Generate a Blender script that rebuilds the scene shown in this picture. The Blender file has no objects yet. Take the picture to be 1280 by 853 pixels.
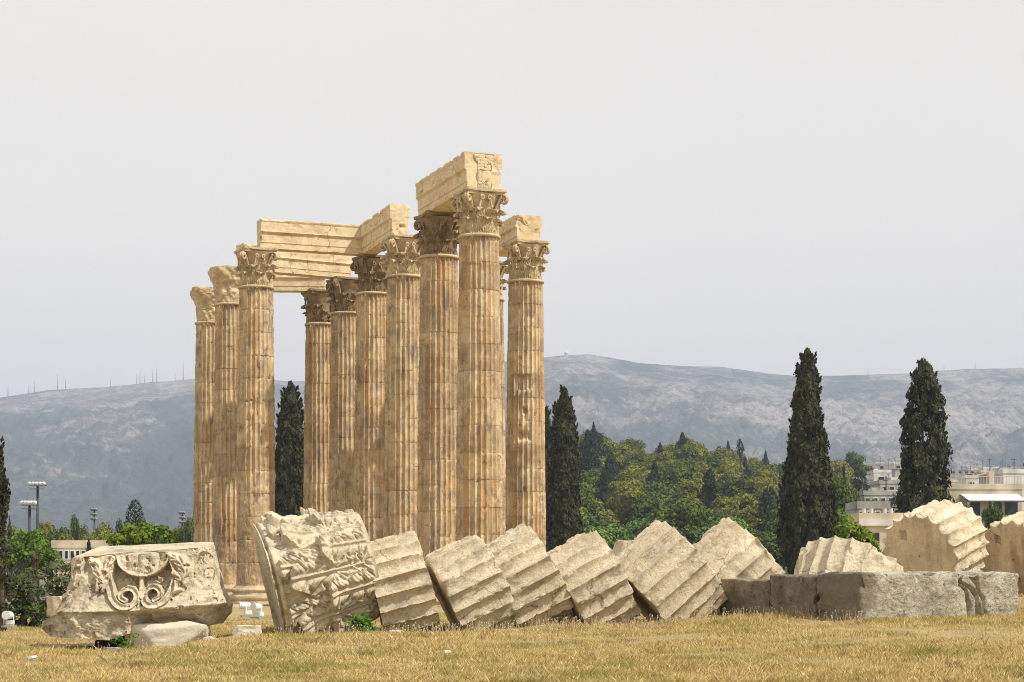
import bpy, math, random
import numpy as np
from mathutils import Matrix, Vector
RNG = np.random.default_rng(7)
random.seed(7)
F = 2294.0; CX = 640.0; HY = 710.0; EYE = 1.76
col = bpy.context.scene.collection
def W(px, py, d):
    return Vector(((px-CX)*d/F, d, EYE+(HY-py)*d/F))
# ------------------------------------------------------------ noise
def _h(i, j, k, s):
    n = (i.astype(np.int64)*374761393 + j.astype(np.int64)*668265263 + k.astype(np.int64)*1442695041 + s*974634777) & 0xffffffff
    n = ((n ^ (n >> 13))*1274126177) & 0xffffffff
    n = ((n ^ (n >> 15))*2246822519) & 0xffffffff
    return ((n ^ (n >> 16)) & 0xffffff)/float(0xffffff)
def vn(P, s=0):
    P = np.asarray(P, float); i = np.floor(P).astype(np.int64); f = P-i; f = f*f*(3-2*f)
    r = 0
    for a in (0, 1):
        for b in (0, 1):
            for c in (0, 1):
                w = (f[..., 0] if a else 1-f[..., 0])*(f[..., 1] if b else 1-f[..., 1])*(f[..., 2] if c else 1-f[..., 2])
                r = r+w*_h(i[..., 0]+a, i[..., 1]+b, i[..., 2]+c, s)
    return r*2-1
def fbm(P, o=4, s=0, g=.5):
    P = np.asarray(P, float); r = 0; a = 1; t = 0
    for k in range(o):
        r = r+a*vn(P*2**k+k*17.3, s+k); t += a; a *= g
    return r/t
def sst(a, b, x):
    t = np.clip((x-a)/(b-a), 0, 1); return t*t*(3-2*t)
# ------------------------------------------------------------ mesh helpers
def gridf(nv, nu, closed=False, off=0):
    m = nu if closed else nu-1
    i = np.arange(nv-1)[:, None]; j = np.arange(m)[None, :]; j2 = (j+1) % nu
    q = np.stack([i*nu+j, i*nu+j2, (i+1)*nu+j2, (i+1)*nu+j], -1).reshape(-1, 4)
    return q+off
class MB:
    def __init__(s): s.V = []; s.Q = []; s.T = []; s.n = 0
    def add(s, V, Q=None, T=None):
        V = np.asarray(V, float).reshape(-1, 3)
        if Q is not None and len(Q): s.Q.append(np.asarray(Q)+s.n)
        if T is not None and len(T): s.T.append(np.asarray(T)+s.n)
        s.V.append(V); s.n += len(V); return s
    def grid(s, P, closed=False, flip=False):
        q = gridf(P.shape[0], P.shape[1], closed)
        return s.add(P.reshape(-1, 3), q[:, ::-1] if flip else q)
    def box(s, c, d, rz=0, flare=0):
        x, y, z = [v/2 for v in d]
        V = np.array([[-x, -y, -z], [x, -y, -z], [x, y, -z], [-x, y, -z], [-x, -y, z], [x, -y, z], [x, y, z], [-x, y, z]])
        if flare: V[4:, :2] *= 1+flare
        ca, sa = math.cos(rz), math.sin(rz)
        V = np.stack([V[:, 0]*ca-V[:, 1]*sa, V[:, 0]*sa+V[:, 1]*ca, V[:, 2]], -1)+np.array(c)
        return s.add(V, [[0, 3, 2, 1], [4, 5, 6, 7], [0, 1, 5, 4], [1, 2, 6, 5], [2, 3, 7, 6], [3, 0, 4, 7]])
    def tube(s, pts, rad, n=8, cap=True):
        pts = np.array([list(p) for p in pts], float); rad = np.broadcast_to(np.asarray(rad, float), (len(pts),))
        tg = np.gradient(pts, axis=0); tg /= np.linalg.norm(tg, axis=1)[:, None]+1e-9
        up = np.array([0, 0, 1.]) if abs(tg[0, 2]) < .9 else np.array([1., 0, 0])
        R = []
        for p, t, r in zip(pts, tg, rad):
            a = np.cross(up, t); a /= np.linalg.norm(a)+1e-9; b = np.cross(t, a)
            up = b if abs(np.dot(up, t)) > .95 else up
            th = np.arange(n)*2*math.pi/n
            R.append(p+r*(np.cos(th)[:, None]*a+np.sin(th)[:, None]*b))
        R = np.array(R); n0 = s.n; s.grid(R, True)
        if cap:
            for k, fl in ((0, 1), (len(pts)-1, 0)):
                c = s.n; s.add(pts[k][None]); idx = np.arange(n)+n0+k*n; nx = np.roll(idx, -1)
                tr = np.stack([idx, nx, np.full(n, c)], -1); s.T.append(tr[:, ::-1] if fl else tr)
        return s
    def lathe(s, prof, n=48, cap=True, c=(0, 0, 0)):
        th = np.arange(n)*2*math.pi/n
        P = np.array([[[r*math.cos(t)+c[0], r*math.sin(t)+c[1], z+c[2]] for t in th] for r, z in prof])
        n0 = s.n; s.grid(P, True)
        if cap:
            for k, fl in ((0, 1), (len(prof)-1, 0)):
                ci = s.n; s.add([[c[0], c[1], prof[k][1]+c[2]]]); idx = np.arange(n)+n0+k*n; nx = np.roll(idx, -1)
                tr = np.stack([idx, nx, np.full(n, ci)], -1); s.T.append(tr[:, ::-1] if fl else tr)
        return s
    def xf(s, M):
        M = np.array(M); s.V = [v@M[:3, :3].T+M[:3, 3] for v in s.V]; return s
    def build(s, name, mat, parent=None, smooth=True, auto=None):
        V = np.concatenate(s.V)
        Q = np.concatenate(s.Q) if s.Q else np.zeros((0, 4), int); T = np.concatenate(s.T) if s.T else np.zeros((0, 3), int)
        me = bpy.data.meshes.new(name)
        me.vertices.add(len(V)); me.vertices.foreach_set('co', V.astype(np.float32).ravel())
        nl = len(Q)*4+len(T)*3; me.loops.add(nl)
        me.loops.foreach_set('vertex_index', np.concatenate([Q.ravel(), T.ravel()]).astype(np.int32))
        me.polygons.add(len(Q)+len(T))
        st = np.concatenate([np.arange(len(Q))*4, len(Q)*4+np.arange(len(T))*3]).astype(np.int32)
        me.polygons.foreach_set('loop_start', st)
        me.polygons.foreach_set('use_smooth', np.full(len(Q)+len(T), bool(smooth)))
        me.update(calc_edges=True); me.validate()
        if auto is not None: me.set_sharp_from_angle(angle=math.radians(auto))
        if mat: me.materials.append(mat)
        o = bpy.data.objects.new(name, me); col.objects.link(o)
        if parent: o.parent = parent
        return o
def tag(o, label=None, cat=None, group=None, kind=None):
    if label: o['label'] = label
    if cat: o['category'] = cat
    if group: o['group'] = group
    if kind: o['kind'] = kind
    return o
def empty(name, loc=(0, 0, 0), rz=0):
    o = bpy.data.objects.new(name, None); col.objects.link(o); o.location = loc; o.rotation_euler = (0, 0, rz); o.empty_display_size = .3
    return o
KIDS = {}
def kids(o): return [c for c in bpy.data.objects if c.parent == o]
def kidtree(o): return (o, [kidtree(c) for c in kids(o)])
def copyt(tr, parent=None):
    o, ch = tr; c = o.copy(); col.objects.link(c); c.parent = parent
    for k in ch: copyt(k, c)
    return c
# ------------------------------------------------------------ materials
def mat(name):
    m = bpy.data.materials.new(name); m.use_nodes = True; nt = m.node_tree; b = nt.nodes['Principled BSDF']
    b.inputs['Roughness'].default_value = .85
    b.inputs['Specular IOR Level'].default_value = .25
    return m, nt, b
class N:
    def __init__(s, nt): s.nt = nt
    def new(s, t, **kw):
        n = s.nt.nodes.new(t)
        for k, v in kw.items():
            if hasattr(n, k): setattr(n, k, v)
            else: n.inputs[k].default_value = v
        return n
    def L(s, a, b): s.nt.links.new(a, b)
    def coord(s, scale=(1, 1, 1), kind='Object', rot=(0, 0, 0)):
        t = s.new('ShaderNodeTexCoord') if kind != 'Pos' else s.new('ShaderNodeNewGeometry')
        m = s.new('ShaderNodeMapping'); m.inputs['Scale'].default_value = scale; m.inputs['Rotation'].default_value = rot
        s.L(t.outputs[kind if kind != 'Pos' else 'Position'], m.inputs[0]); return m.outputs[0]
    def noise(s, vec, scale, det=6, rough=.6, dist=0):
        n = s.new('ShaderNodeTexNoise'); n.inputs['Scale'].default_value = scale; n.inputs['Detail'].default_value = det
        n.inputs['Roughness'].default_value = rough; n.inputs['Distortion'].default_value = dist; s.L(vec, n.inputs['Vector']); return n.outputs[0]
    def voro(s, vec, scale, feat='F1'):
        n = s.new('ShaderNodeTexVoronoi', feature=feat); n.inputs['Scale'].default_value = scale; s.L(vec, n.inputs['Vector']); return n.outputs['Distance']
    def ramp(s, fac, stops, interp='LINEAR'):
        r = s.new('ShaderNodeValToRGB'); cr = r.color_ramp; cr.interpolation = interp
        while len(cr.elements) < len(stops): cr.elements.new(.5)
        for e, (p, c) in zip(cr.elements, stops):
            e.position = p; e.color = (c, c, c, 1) if not hasattr(c, '__len__') else (*c, 1)
        s.L(fac, r.inputs[0]); return r.outputs[0]
    def mix(s, fac, a, b, bt='MIX'):
        m = s.new('ShaderNodeMix', data_type='RGBA', blend_type=bt)
        for v, i in ((fac, 0), (a, 6), (b, 7)):
            if hasattr(v, 'links') or hasattr(v, 'is_linked'): s.L(v, m.inputs[i])
            elif i == 0: m.inputs[0].default_value = v
            else: m.inputs[i].default_value = (*v, 1) if len(v) == 3 else v
        return m.outputs[2]
    def math(s, op, a, b=0.):
        m = s.new('ShaderNodeMath', operation=op)
        for v, i in ((a, 0), (b, 1)):
            if hasattr(v, 'is_linked'): s.L(v, m.inputs[i])
            else: m.inputs[i].default_value = v
        return m.outputs[0]
    def bump(s, h, strength, dist, b, prev=None):
        n = s.new('ShaderNodeBump'); n.inputs['Strength'].default_value = strength; n.inputs['Distance'].default_value = dist
        s.L(h, n.inputs['Height'])
        if prev is not None: s.L(prev, n.inputs['Normal'])
        if b is not None: s.L(n.outputs[0], b.inputs['Normal'])
        return n.outputs[0]
def objrand(n):
    return n.new('ShaderNodeObjectInfo').outputs['Random']
def stone(name, base, dark, stain, stain_amt=.5, speck=.5, bump=.5, streak=None, fine=60, drums=False, bumpd=.02, crust=0., crack=0.):
    m, nt, b = mat(name); n = N(nt); o = n.coord(); rnd = objrand(n)
    off = n.new('ShaderNodeVectorMath', operation='ADD'); n.L(o, off.inputs[0])
    cmb = n.new('ShaderNodeCombineXYZ'); n.L(n.math('MULTIPLY', rnd, 37.), cmb.inputs[0]); n.L(n.math('MULTIPLY', rnd, 91.), cmb.inputs[1]); n.L(cmb.outputs[0], off.inputs[1])
    o2 = off.outputs[0]
    big = n.noise(o2, 1.3, 8, .62, .4)
    c = n.mix(n.ramp(big, [(.35, 0.), (.68, 1.)]), base, dark)
    c = n.mix(n.ramp(n.noise(o2, 5, 6, .7), [(.45, 0.), (.72, .5)]), c, tuple(x*1.18 for x in base))
    if streak:
        mp = n.new('ShaderNodeMapping'); mp.inputs['Scale'].default_value = streak; n.L(o2, mp.inputs[0])
        st = n.noise(mp.outputs[0], 1.0, 6, .6, .3)
        c = n.mix(n.math('MULTIPLY', n.ramp(st, [(.49, 0.), (.63, stain_amt)]), n.math('ADD', n.math('MULTIPLY', n.math('FRACT', n.math('MULTIPLY', rnd, 7.31)), .75), .35)), c, stain)
        mp2 = n.new('ShaderNodeMapping'); mp2.inputs['Scale'].default_value = tuple(x*1.9 for x in streak); mp2.inputs['Location'].default_value = (9, 4, 2); n.L(o2, mp2.inputs[0])
        c = n.mix(n.ramp(n.noise(mp2.outputs[0], 1., 5, .6), [(.56, 0.), (.74, .65)]), c, tuple(x*.42 for x in (dark[0], dark[1]*1.02, dark[2]*1.12)))
    else:
        c = n.mix(n.ramp(n.noise(o2, 2.1, 6, .65, .6), [(.56, 0.), (.75, stain_amt)]), c, stain)
    if drums:
        sx = n.new('ShaderNodeSeparateXYZ'); n.L(o, sx.inputs[0])
        dz = n.math('FLOOR', n.math('DIVIDE', n.math('SUBTRACT', sx.outputs[2], .9), 1.104))
        wn = n.new('ShaderNodeTexWhiteNoise', noise_dimensions='2D'); cb = n.new('ShaderNodeCombineXYZ'); n.L(dz, cb.inputs[0]); n.L(n.math('MULTIPLY', rnd, 55.), cb.inputs[1]); n.L(cb.outputs[0], wn.inputs['Vector'])
        c = n.mix(n.ramp(wn.outputs[0], [(0., .0), (.35, .0), (1., .75)]), c, n.mix(1., c, (.68, .64, .62), 'MULTIPLY'))
    if crust:
        cm = n.new('ShaderNodeMapping'); cm.inputs['Scale'].default_value = (.9, 1., 2.6) if not drums else (1., 1., .3); n.L(o2, cm.inputs[0])
        a_ = n.noise(cm.outputs[0], 2.6, 9, .78, .9); bb = n.noise(o2, .9, 3, .5)
        kk = n.math('MULTIPLY', n.ramp(a_, [(.485, 0.), (.60, 1.)]), n.ramp(bb, [(.40, .25), (.62, 1.)]))
        c = n.mix(n.math('MULTIPLY', kk, crust), c, (.19, .165, .135))
        w_ = n.noise(n.coord((1, 1, 1), rot=(.4, .2, 1.)), 1.6, 5, .7); c = n.mix(n.ramp(w_, [(.55, 0.), (.70, .6)]), c, tuple(min(.82, x*1.22) for x in base))
    if crack:
        dv = n.new('ShaderNodeVectorMath', operation='ADD'); nn_ = n.new('ShaderNodeTexNoise'); nn_.inputs['Scale'].default_value = 3.; nn_.inputs['Detail'].default_value = 5; n.L(o2, nn_.inputs['Vector'])
        sc_ = n.new('ShaderNodeVectorMath', operation='SCALE'); n.L(nn_.outputs['Color'], sc_.inputs[0]); sc_.inputs['Scale'].default_value = .5; n.L(o2, dv.inputs[0]); n.L(sc_.outputs[0], dv.inputs[1])
        vv = n.voro(dv.outputs[0], crack, 'DISTANCE_TO_EDGE'); gate = n.ramp(n.noise(o2, 1.1, 2, .5), [(.5, 0.), (.56, 1.)])
        ck = n.math('MULTIPLY', n.ramp(vv, [(.0, 1.), (.018, 0.)]), gate); c = n.mix(n.math('MULTIPLY', ck, .8), c, (.12, .09, .06))
    sp = n.noise(o2, fine*.35, 5, .75)
    c = n.mix(n.math('MULTIPLY', n.ramp(sp, [(.55, 0.), (.72, 1.)]), speck), c, tuple(x*.4 for x in dark))
    n.L(c, b.inputs['Base Color'])
    h1 = n.noise(o2, 9, 8, .7, .2); pr = n.bump(h1, bump, bumpd*2, None)
    h2 = n.noise(o2, fine, 5, .7); n.bump(h2, bump*.8, bumpd*.4, b, pr)
    b.inputs['Roughness'].default_value = .9
    return m
M = {}
M['column'] = stone('weathered_column_marble', (.67, .535, .34), (.36, .25, .15), (.50, .285, .10), .85, .55, .8, streak=(3.4, 3.4, .16), drums=True, crust=.9, crack=.9)
M['colcap'] = stone('weathered_capital_marble', (.64, .52, .34), (.38, .28, .17), (.42, .25, .10), .5, .6, .7, crust=.6)
M['colcap_dark'] = stone('dark_brown_capital_marble', (.33, .24, .15), (.17, .12, .07), (.30, .17, .06), .5, .6, .7)  # darker brown version of the capital marble, for some columns
M['beam'] = stone('beam_marble', (.72, .59, .39), (.56, .44, .27), (.50, .34, .16), .4, .35, .4, crust=.35, crack=.8, streak=(.5, .5, 1.8))
M['drum'] = stone('fallen_drum_marble', (.665, .57, .415), (.45, .37, .25), (.46, .31, .15), .55, 1., 1., crust=.75, crack=1.1)
M['drumface'] = stone('brown_drum_end', (.70, .57, .40), (.52, .41, .27), (.32, .23, .15), .8, .8, .8, streak=(.4, 2.5, .5))
M['carved'] = stone('carved_marble', (.64, .555, .405), (.42, .345, .235), (.36, .27, .15), .6, .8, .7, crust=.7)
M['greyrock'] = stone('pitted_limestone', (.72, .66, .53), (.33, .275, .19), (.26, .17, .07), .75, 1., 1., fine=26, bumpd=.07, crust=.8)
M['whitestone'] = stone('pale_marble', (.70, .64, .53), (.58, .52, .42), (.5, .4, .26), .4, .3, .5)
M['shaderock'] = stone('limestone_with_shade_in_colour', (.42, .36, .26), (.15, .12, .085), (.17, .13, .045), .7, .9, 1., fine=26, bumpd=.07, crust=.6)  # darker limestone copy: shade of the sunless side in the colour, plus lichen
def flat(name, c, rough=.6, var=.12, sc=3, metal=0):
    m, nt, b = mat(name); n = N(nt); o = n.coord()
    n.L(n.mix(n.ramp(n.noise(o, sc, 5, .6), [(.35, 0.), (.7, 1.)]), c, tuple(x*(1-var*2) for x in c)), b.inputs['Base Color'])
    b.inputs['Roughness'].default_value = rough; b.inputs['Metallic'].default_value = metal
    return m
def leafm(name, lo, hi, sc=.8, trans=.15):
    m, nt, b = mat(name); n = N(nt); g = n.new('ShaderNodeNewGeometry'); o = n.coord()
    r = n.ramp(g.outputs['Random Per Island'], [(0., 0.), (1., 1.)])
    k = n.math('ADD', n.math('MULTIPLY', r, .45), n.math('MULTIPLY', n.ramp(n.noise(o, sc, 4, .6), [(.3, 0.), (.7, 1.)]), .55))
    c = n.mix(k, lo, hi); rnd = objrand(n)
    c = n.mix(n.math('MULTIPLY', rnd, .5), c, n.mix(1., c, (.72, .74, .8), 'MULTIPLY'))
    n.L(c, b.inputs['Base Color']); b.inputs['Roughness'].default_value = .75; b.inputs['Specular IOR Level'].default_value = .2
    t = n.new('ShaderNodeBsdfTranslucent'); n.L(c, t.inputs[0]); mx = n.new('ShaderNodeMixShader'); mx.inputs[0].default_value = trans
    n.L(b.outputs[0], mx.inputs[1]); n.L(t.outputs[0], mx.inputs[2]); n.L(mx.outputs[0], nt.nodes['Material Output'].inputs[0])
    return m
M['pine'] = leafm('pine_needles_olive', (.03, .045, .008), (.33, .33, .05))
M['pine2'] = leafm('pine_needles_green', (.018, .038, .008), (.15, .20, .035))
M['bright'] = leafm('pine_needles_bright', (.06, .12, .01), (.22, .30, .02), 1.5)
M['leafy'] = leafm('broad_leaves_green', (.045, .10, .015), (.21, .31, .06))
M['darkcon'] = leafm('conifer_needles_dark', (.014, .024, .012), (.05, .065, .026))
M['cyp'] = leafm('cypress_foliage', (.009, .013, .005), (.080, .082, .028), 1.2, .05)
M['olive'] = leafm('shrub_leaves_dusty', (.07, .095, .04), (.18, .20, .10), 1.5)
M['shrub'] = leafm('shrub_leaves', (.03, .055, .015), (.11, .14, .04), 1.5)
M['weed'] = leafm('weed_leaves', (.05, .14, .015), (.14, .28, .04), 5, .3)
M['bark'] = flat('bark', (.12, .09, .06), .9, .3, 8)
M['whitemetal'] = flat('white_enamel', (.72, .73, .74), .45, .06, 12)
M['darkmetal'] = flat('dark_metal', (.05, .055, .06), .5)
M['greymetal'] = flat('galvanised_metal', (.32, .33, .34), .5)
M['white'] = flat('white_render', (.78, .76, .72), .8, .22, .45)
M['cream'] = flat('cream_render', (.66, .58, .44), .8, .22, .45)
M['grey'] = flat('grey_render', (.42, .41, .38), .85, .22, .45)
M['beige'] = flat('beige_render', (.55, .49, .38), .85, .22, .45)
M['tile'] = flat('red_roof_tile', (.27, .17, .125), .9, .2, 4)
M['glass'] = flat('window_glass', (.03, .04, .05), .15, .2, 1)
M['awning'] = flat('awning_canvas', (.74, .70, .64), .8, .08, 2)
M['earth'] = flat('dark_earth', (.09, .07, .045), .95, .25, 5)
# ------------------------------------------------------------ terrain
def interp(x, pts):
    return np.interp(x, [p[0] for p in pts], [p[1] for p in pts])
HILLSKY = [(430, 660), (560, 620), (640, 583), (680, 572), (735, 576), (800, 584), (860, 590), (900, 600), (960, 613), (1000, 626), (1060, 650), (1150, 675)]
CITYSKY = [(900, 665), (1020, 612), (1060, 600), (1140, 600), (1200, 603), (1500, 600)]
def gz(x, y):
    x = np.asarray(x, float); y = np.asarray(y, float)
    z = .62-.62*sst(0, 1, (y-30)/60)
    z = z+.24*sst(1.5, 6, x)*sst(18, 30, y)*(1-sst(45, 80, y))+.30*sst(5, 9, x)*sst(34, 38, y)*(1-sst(50, 80, y))
    z = z+.11*sst(-2, 1.2, x)*(1-sst(5, 6, x))*np.exp(-((y-33.2)/1.6)**2)
    z = z-.26*sst(-4.2, -6.2, x)*(1-sst(38, 60, y))
    z = z-2.6*sst(110, 190, y)-1.2*sst(42, 60, y)*sst(-11, -16, x)*(1-sst(110, 190, y))
    z = z-2.6*sst(60, 220, -y)-2.6*sst(90, 220, np.abs(x))*(1-sst(110, 190, y))*(1-sst(60, 220, -y))
    yy = np.maximum(y, 1.); px = CX+F*x/yy
    dc = 620.
    zt = (EYE+(HY-interp(px, HILLSKY))*dc/F)
    t = sst(200, dc, y)**1.15*(1-sst(dc+60, dc+900, y))
    z = z+np.where(y > 150, zt*t*(1-sst(1000, 1140, px))*sst(430, 600, px), 0)
    zc = (EYE+(HY-interp(px, CITYSKY))*yy/F)+2
    z = np.where((y > 150) & (px > 900), np.maximum(z, zc*sst(160, 700, y)*sst(930, 1060, px)*(1-sst(3200, 5000, y))*(1-sst(1700, 2600, px))), z)
    near = (1-sst(60, 120, np.hypot(x, y-30)))
    P = np.stack([x, y, 0*x], -1)
    z = z+near*(.05*fbm(P*.35, 3, 3)+.015*fbm(P*2.5, 2, 5))
    z = z-near*.22*np.exp(-(((x+7.3)/.8)**2+((y-32.2)/.8)**2))
    return z
def ground():
    k = 8.6; a = 9500/math.sinh(k); n = 620
    t = np.linspace(-1, 1, n); xs = a*np.sinh(k*t); ys = 31+a*np.sinh(k*t)
    X, Y = np.meshgrid(xs, ys); Z = gz(X, Y)
    o = MB().grid(np.stack([X, Y, Z], -1)).build('ground', None)
    m, nt, b = mat('dry_turf'); nn = N(nt); c = nn.coord()
    big = nn.noise(c, .12, 5, .6); med = nn.noise(c, 1.4, 6, .65); fine = nn.noise(c, 22, 5, .75)
    cc = nn.mix(nn.ramp(med, [(.38, 0.), (.66, 1.)]), (.48, .37, .17), (.34, .26, .13))
    cc = nn.mix(nn.ramp(big, [(.5, 0.), (.72, .5)]), cc, (.22, .23, .07))
    cc = nn.mix(nn.ramp(fine, [(.45, 0.), (.7, .6)]), cc, (.20, .14, .07))
    g = nn.new('ShaderNodeNewGeometry'); sx = nn.new('ShaderNodeSeparateXYZ'); nn.L(g.outputs['Position'], sx.inputs[0])
    mr = nn.new('ShaderNodeMapRange'); nn.L(sx.outputs[1], mr.inputs[0]); mr.inputs[1].default_value = 120; mr.inputs[2].default_value = 200
    far = nn.mix(nn.ramp(nn.noise(c, .03, 6, .7), [(.4, 0.), (.6, 1.)]), (.07, .09, .03), (.20, .17, .11))
    cc = nn.mix(mr.outputs[0], cc, far)
    nn.L(cc, b.inputs['Base Color']); b.inputs['Roughness'].default_value = 1
    nn.bump(nn.noise(c, 14, 6, .8), .8, .06, b)
    o.data.materials.append(m); tag(o, kind='structure'); return o
ground()
SKY = [(-900, 560), (-400, 520), (-120, 503), (0, 497), (60, 488), (130, 484), (180, 479), (240, 474), (300, 472), (360, 477), (440, 474), (520, 466), (600, 456), (680, 447), (700, 444.5), (735, 443), (760, 447), (800, 454), (850, 457.5), (900, 459), (960, 467), (1000, 471), (1060, 469.5), (1130, 467), (1200, 462), (1280, 460), (1500, 466), (1900, 500), (2300, 560)]
def mountain():
    px = np.arange(-900, 2300, 3.0); d = np.concatenate([np.linspace(2700, 5600, 260), np.linspace(5620, 8200, 26)])
    PX, D = np.meshgrid(px, d)
    xx = (PX-CX)/F*5600
    t = np.clip((D-2700)/(5600-2700), 0, 1)
    zc = EYE+(HY-np.interp(PX, *zip(*SKY)))*5600/F
    P = np.stack([xx*.0016, D*.0007, 0*D], -1)
    q = 1-np.abs(fbm(P*1.6+np.array([3, 1, 0]), 5, 11))*2.2
    prof = np.where(D <= 5600, .03+.97*t**1.05, 1-((D-5600)/2600)**1.3*.9)
    env = np.sin(np.pi*np.clip(t, 0, 1))**.9
    z = zc*prof+env*(60*q-40+26*fbm(P*9, 4, 5, .6)+22*fbm(P*34, 4, 7, .65))
    z += (t > .9)*1.5*fbm(np.stack([xx*.02, D*.02, 0*D], -1), 3, 2)
    z = np.where(t < .03, -15+z*0, z)
    X = (PX-CX)/F*D
    o = MB().grid(np.stack([X, D, z], -1)).build('mountain', None)
    m, nt, b = mat('scrub_and_limestone'); n = N(nt); c = n.coord()
    big = n.noise(n.coord((1, .6, 1.6)), .0016, 7, .62, .8); med = n.noise(c, .012, 8, .72, .5); fine = n.noise(c, .06, 5, .8)
    k = n.math('ADD', n.math('MULTIPLY', big, .62), n.math('ADD', n.math('MULTIPLY', med, .36), n.math('MULTIPLY', fine, .20)))
    sx = n.new('ShaderNodeSeparateXYZ'); n.L(c, sx.inputs[0])
    mr = n.new('ShaderNodeMapRange'); n.L(sx.outputs[2], mr.inputs[0]); mr.inputs[1].default_value = 60; mr.inputs[2].default_value = 520; mr.inputs[3].default_value = -.075; mr.inputs[4].default_value = .045
    mx = n.new('ShaderNodeMapRange'); n.L(sx.outputs[0], mx.inputs[0]); mx.inputs[1].default_value = -1200; mx.inputs[2].default_value = 1300; mx.inputs[3].default_value = -.02; mx.inputs[4].default_value = .022
    k = n.math('ADD', n.math('ADD', k, mr.outputs[0]), mx.outputs[0])
    cc = n.ramp(k, [(.545, (.032, .042, .032)), (.605, (.085, .09, .07)), (.65, (.25, .22, .19)), (.76, (.44, .385, .34))])
    spk = n.noise(c, .035, 4, .85); cc = n.mix(n.ramp(spk, [(.50, 0.), (.58, .75)]), cc, (.04, .055, .032))
    n.bump(n.noise(c, .02, 6, .75), 1., 22., b)
    n.L(cc, b.inputs['Base Color']); b.inputs['Roughness'].default_value = 1
    o.data.materials.append(m); tag(o, kind='structure')
mountain()
# ------------------------------------------------------------ standing columns
def flute(th, n, depth, land=.1):
    t = (th*n/(2*math.pi)) % 1.0
    u = np.clip(np.abs(t-.5)/(.5-land/2), 0, 1)
    return depth*np.sqrt(np.clip(1-u*u, 0, 1)), (u > .97).astype(float)
SH0, SH1 = .9, 15.25
CT = 17.1
def shaft_mesh(seed, dmg=1., holes=(), erode=0.):
    nf, per = 24, 10; nu = nf*per; rows = []
    dh = (SH1-SH0)/13
    zs = []
    for k in range(13):
        z0 = SH0+k*dh
        zs += [z0+.006, z0+.03]+list(z0+np.linspace(.09, dh-.09, 13))+[z0+dh-.03, z0+dh-.006]
        if k < 12: zs += [z0+dh]
    zs = np.array(zs); th = np.arange(nu)*2*math.pi/nu
    TH, Z = np.meshgrid(th, zs)
    tt = (Z-SH0)/(SH1-SH0)
    R = .99-.15*tt-.02*tt**2+.014*np.sin(tt*np.pi)
    fl, arr = flute(TH, nf, .10, .11)
    P = np.stack([R*np.cos(TH), R*np.sin(TH), Z], -1)
    dk = np.clip(np.floor((Z-SH0)/dh), 0, 12)
    ofx = .012*(_h(dk, dk*0, dk*0, seed)-.5)*2; ofy = .012*(_h(dk, dk*0+1, dk*0, seed)-.5)*2
    n1 = fbm(P*np.array([3, 3, 1.6])+seed*7.1, 4, seed); n2 = fbm(P*9+seed, 3, seed+4)
    low = sst(.42, 0, tt)
    chip = np.clip(n2-.06, 0, 1)*.20*dmg*(.45+low*.9)
    r = np.minimum(R-fl, R-chip)
    gouge = sst(.30, .62, n1)*dmg*(.5+1.2*low)
    r = r-.10*gouge
    if erode:
        e = sst(erode, erode-.12, tt+.06*n1); flat_ = R-.05-.06*np.abs(n2)-.05*n1
        r = r*(1-e)+flat_*e
    joint = np.abs(Z-(SH0+np.round((Z-SH0)/dh)*dh)); jd = (joint < .004)*(.013); r = r-jd*(Z > SH0+.1)*(Z < SH1-.1)
    jc = np.exp(-(joint/.05)**2)*np.clip(n2+.05, 0, 1)*.10*dmg; r = r-jc
    for (az, hz, hw, hh, dp) in holes:
        da = np.abs((TH-az+np.pi) % (2*np.pi)-np.pi)*R
        r = r-dp*sst(1.15, .85, np.maximum(da/hw, np.abs(Z-hz)/hh))
    r = r+.004*n2
    P = np.stack([r*np.cos(TH)+ofx, r*np.sin(TH)+ofy, Z], -1)
    return MB().grid(P, True)
def leaf_mesh(h, w, r0, curl=.16, seed=0):
    nu, nv = 29, 26
    x = np.linspace(-1, 1, nu); y = np.linspace(0, 1, nv); X, Y = np.meshgrid(x, y)
    lob = 1-.38*np.abs(np.sin(Y*np.pi*3.5))**1.5*(Y > .08)
    wd = w*(.70+.30*np.sin(Y*np.pi))*lob*np.where(Y > .72, np.sqrt(np.clip(1-((Y-.72)/.30)**2, .02, 1)), 1)
    rad = r0+.10+.07*Y+curl*sst(.55, 1, Y)**1.3*1.15; zz = h*np.where(Y < .82, Y, .82+(Y-.82)*.15-((Y-.82)**2)*4.2)
    rib = .038*np.cos(np.abs(X)*np.pi*5+Y*6)+.05*np.exp(-(X/.12)**2)-.09*X*X
    rad = rad+rib
    xx = X*wd
    ang = xx/r0
    P = np.stack([rad*np.cos(ang), rad*np.sin(ang), zz], -1)
    er = np.stack([fbm(P*5+seed, 3, 60+k) for k in range(3)], -1)*.06; P = P+er*np.clip(Y*1.5, 0, 1)[..., None]
    m = MB().grid(P)
    Pb = np.stack([(rad-.045)*np.cos(ang), (rad-.045)*np.sin(ang), zz-.01], -1)+er*np.clip(Y*1.5, 0, 1)[..., None]; m.grid(Pb, flip=True)
    return m
def bell_prof():
    return [(.70, 0), (.70, .25), (.71, .7), (.76, 1.1), (.90, 1.4), (1.0, 1.58), (1.04, 1.64)]
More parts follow.
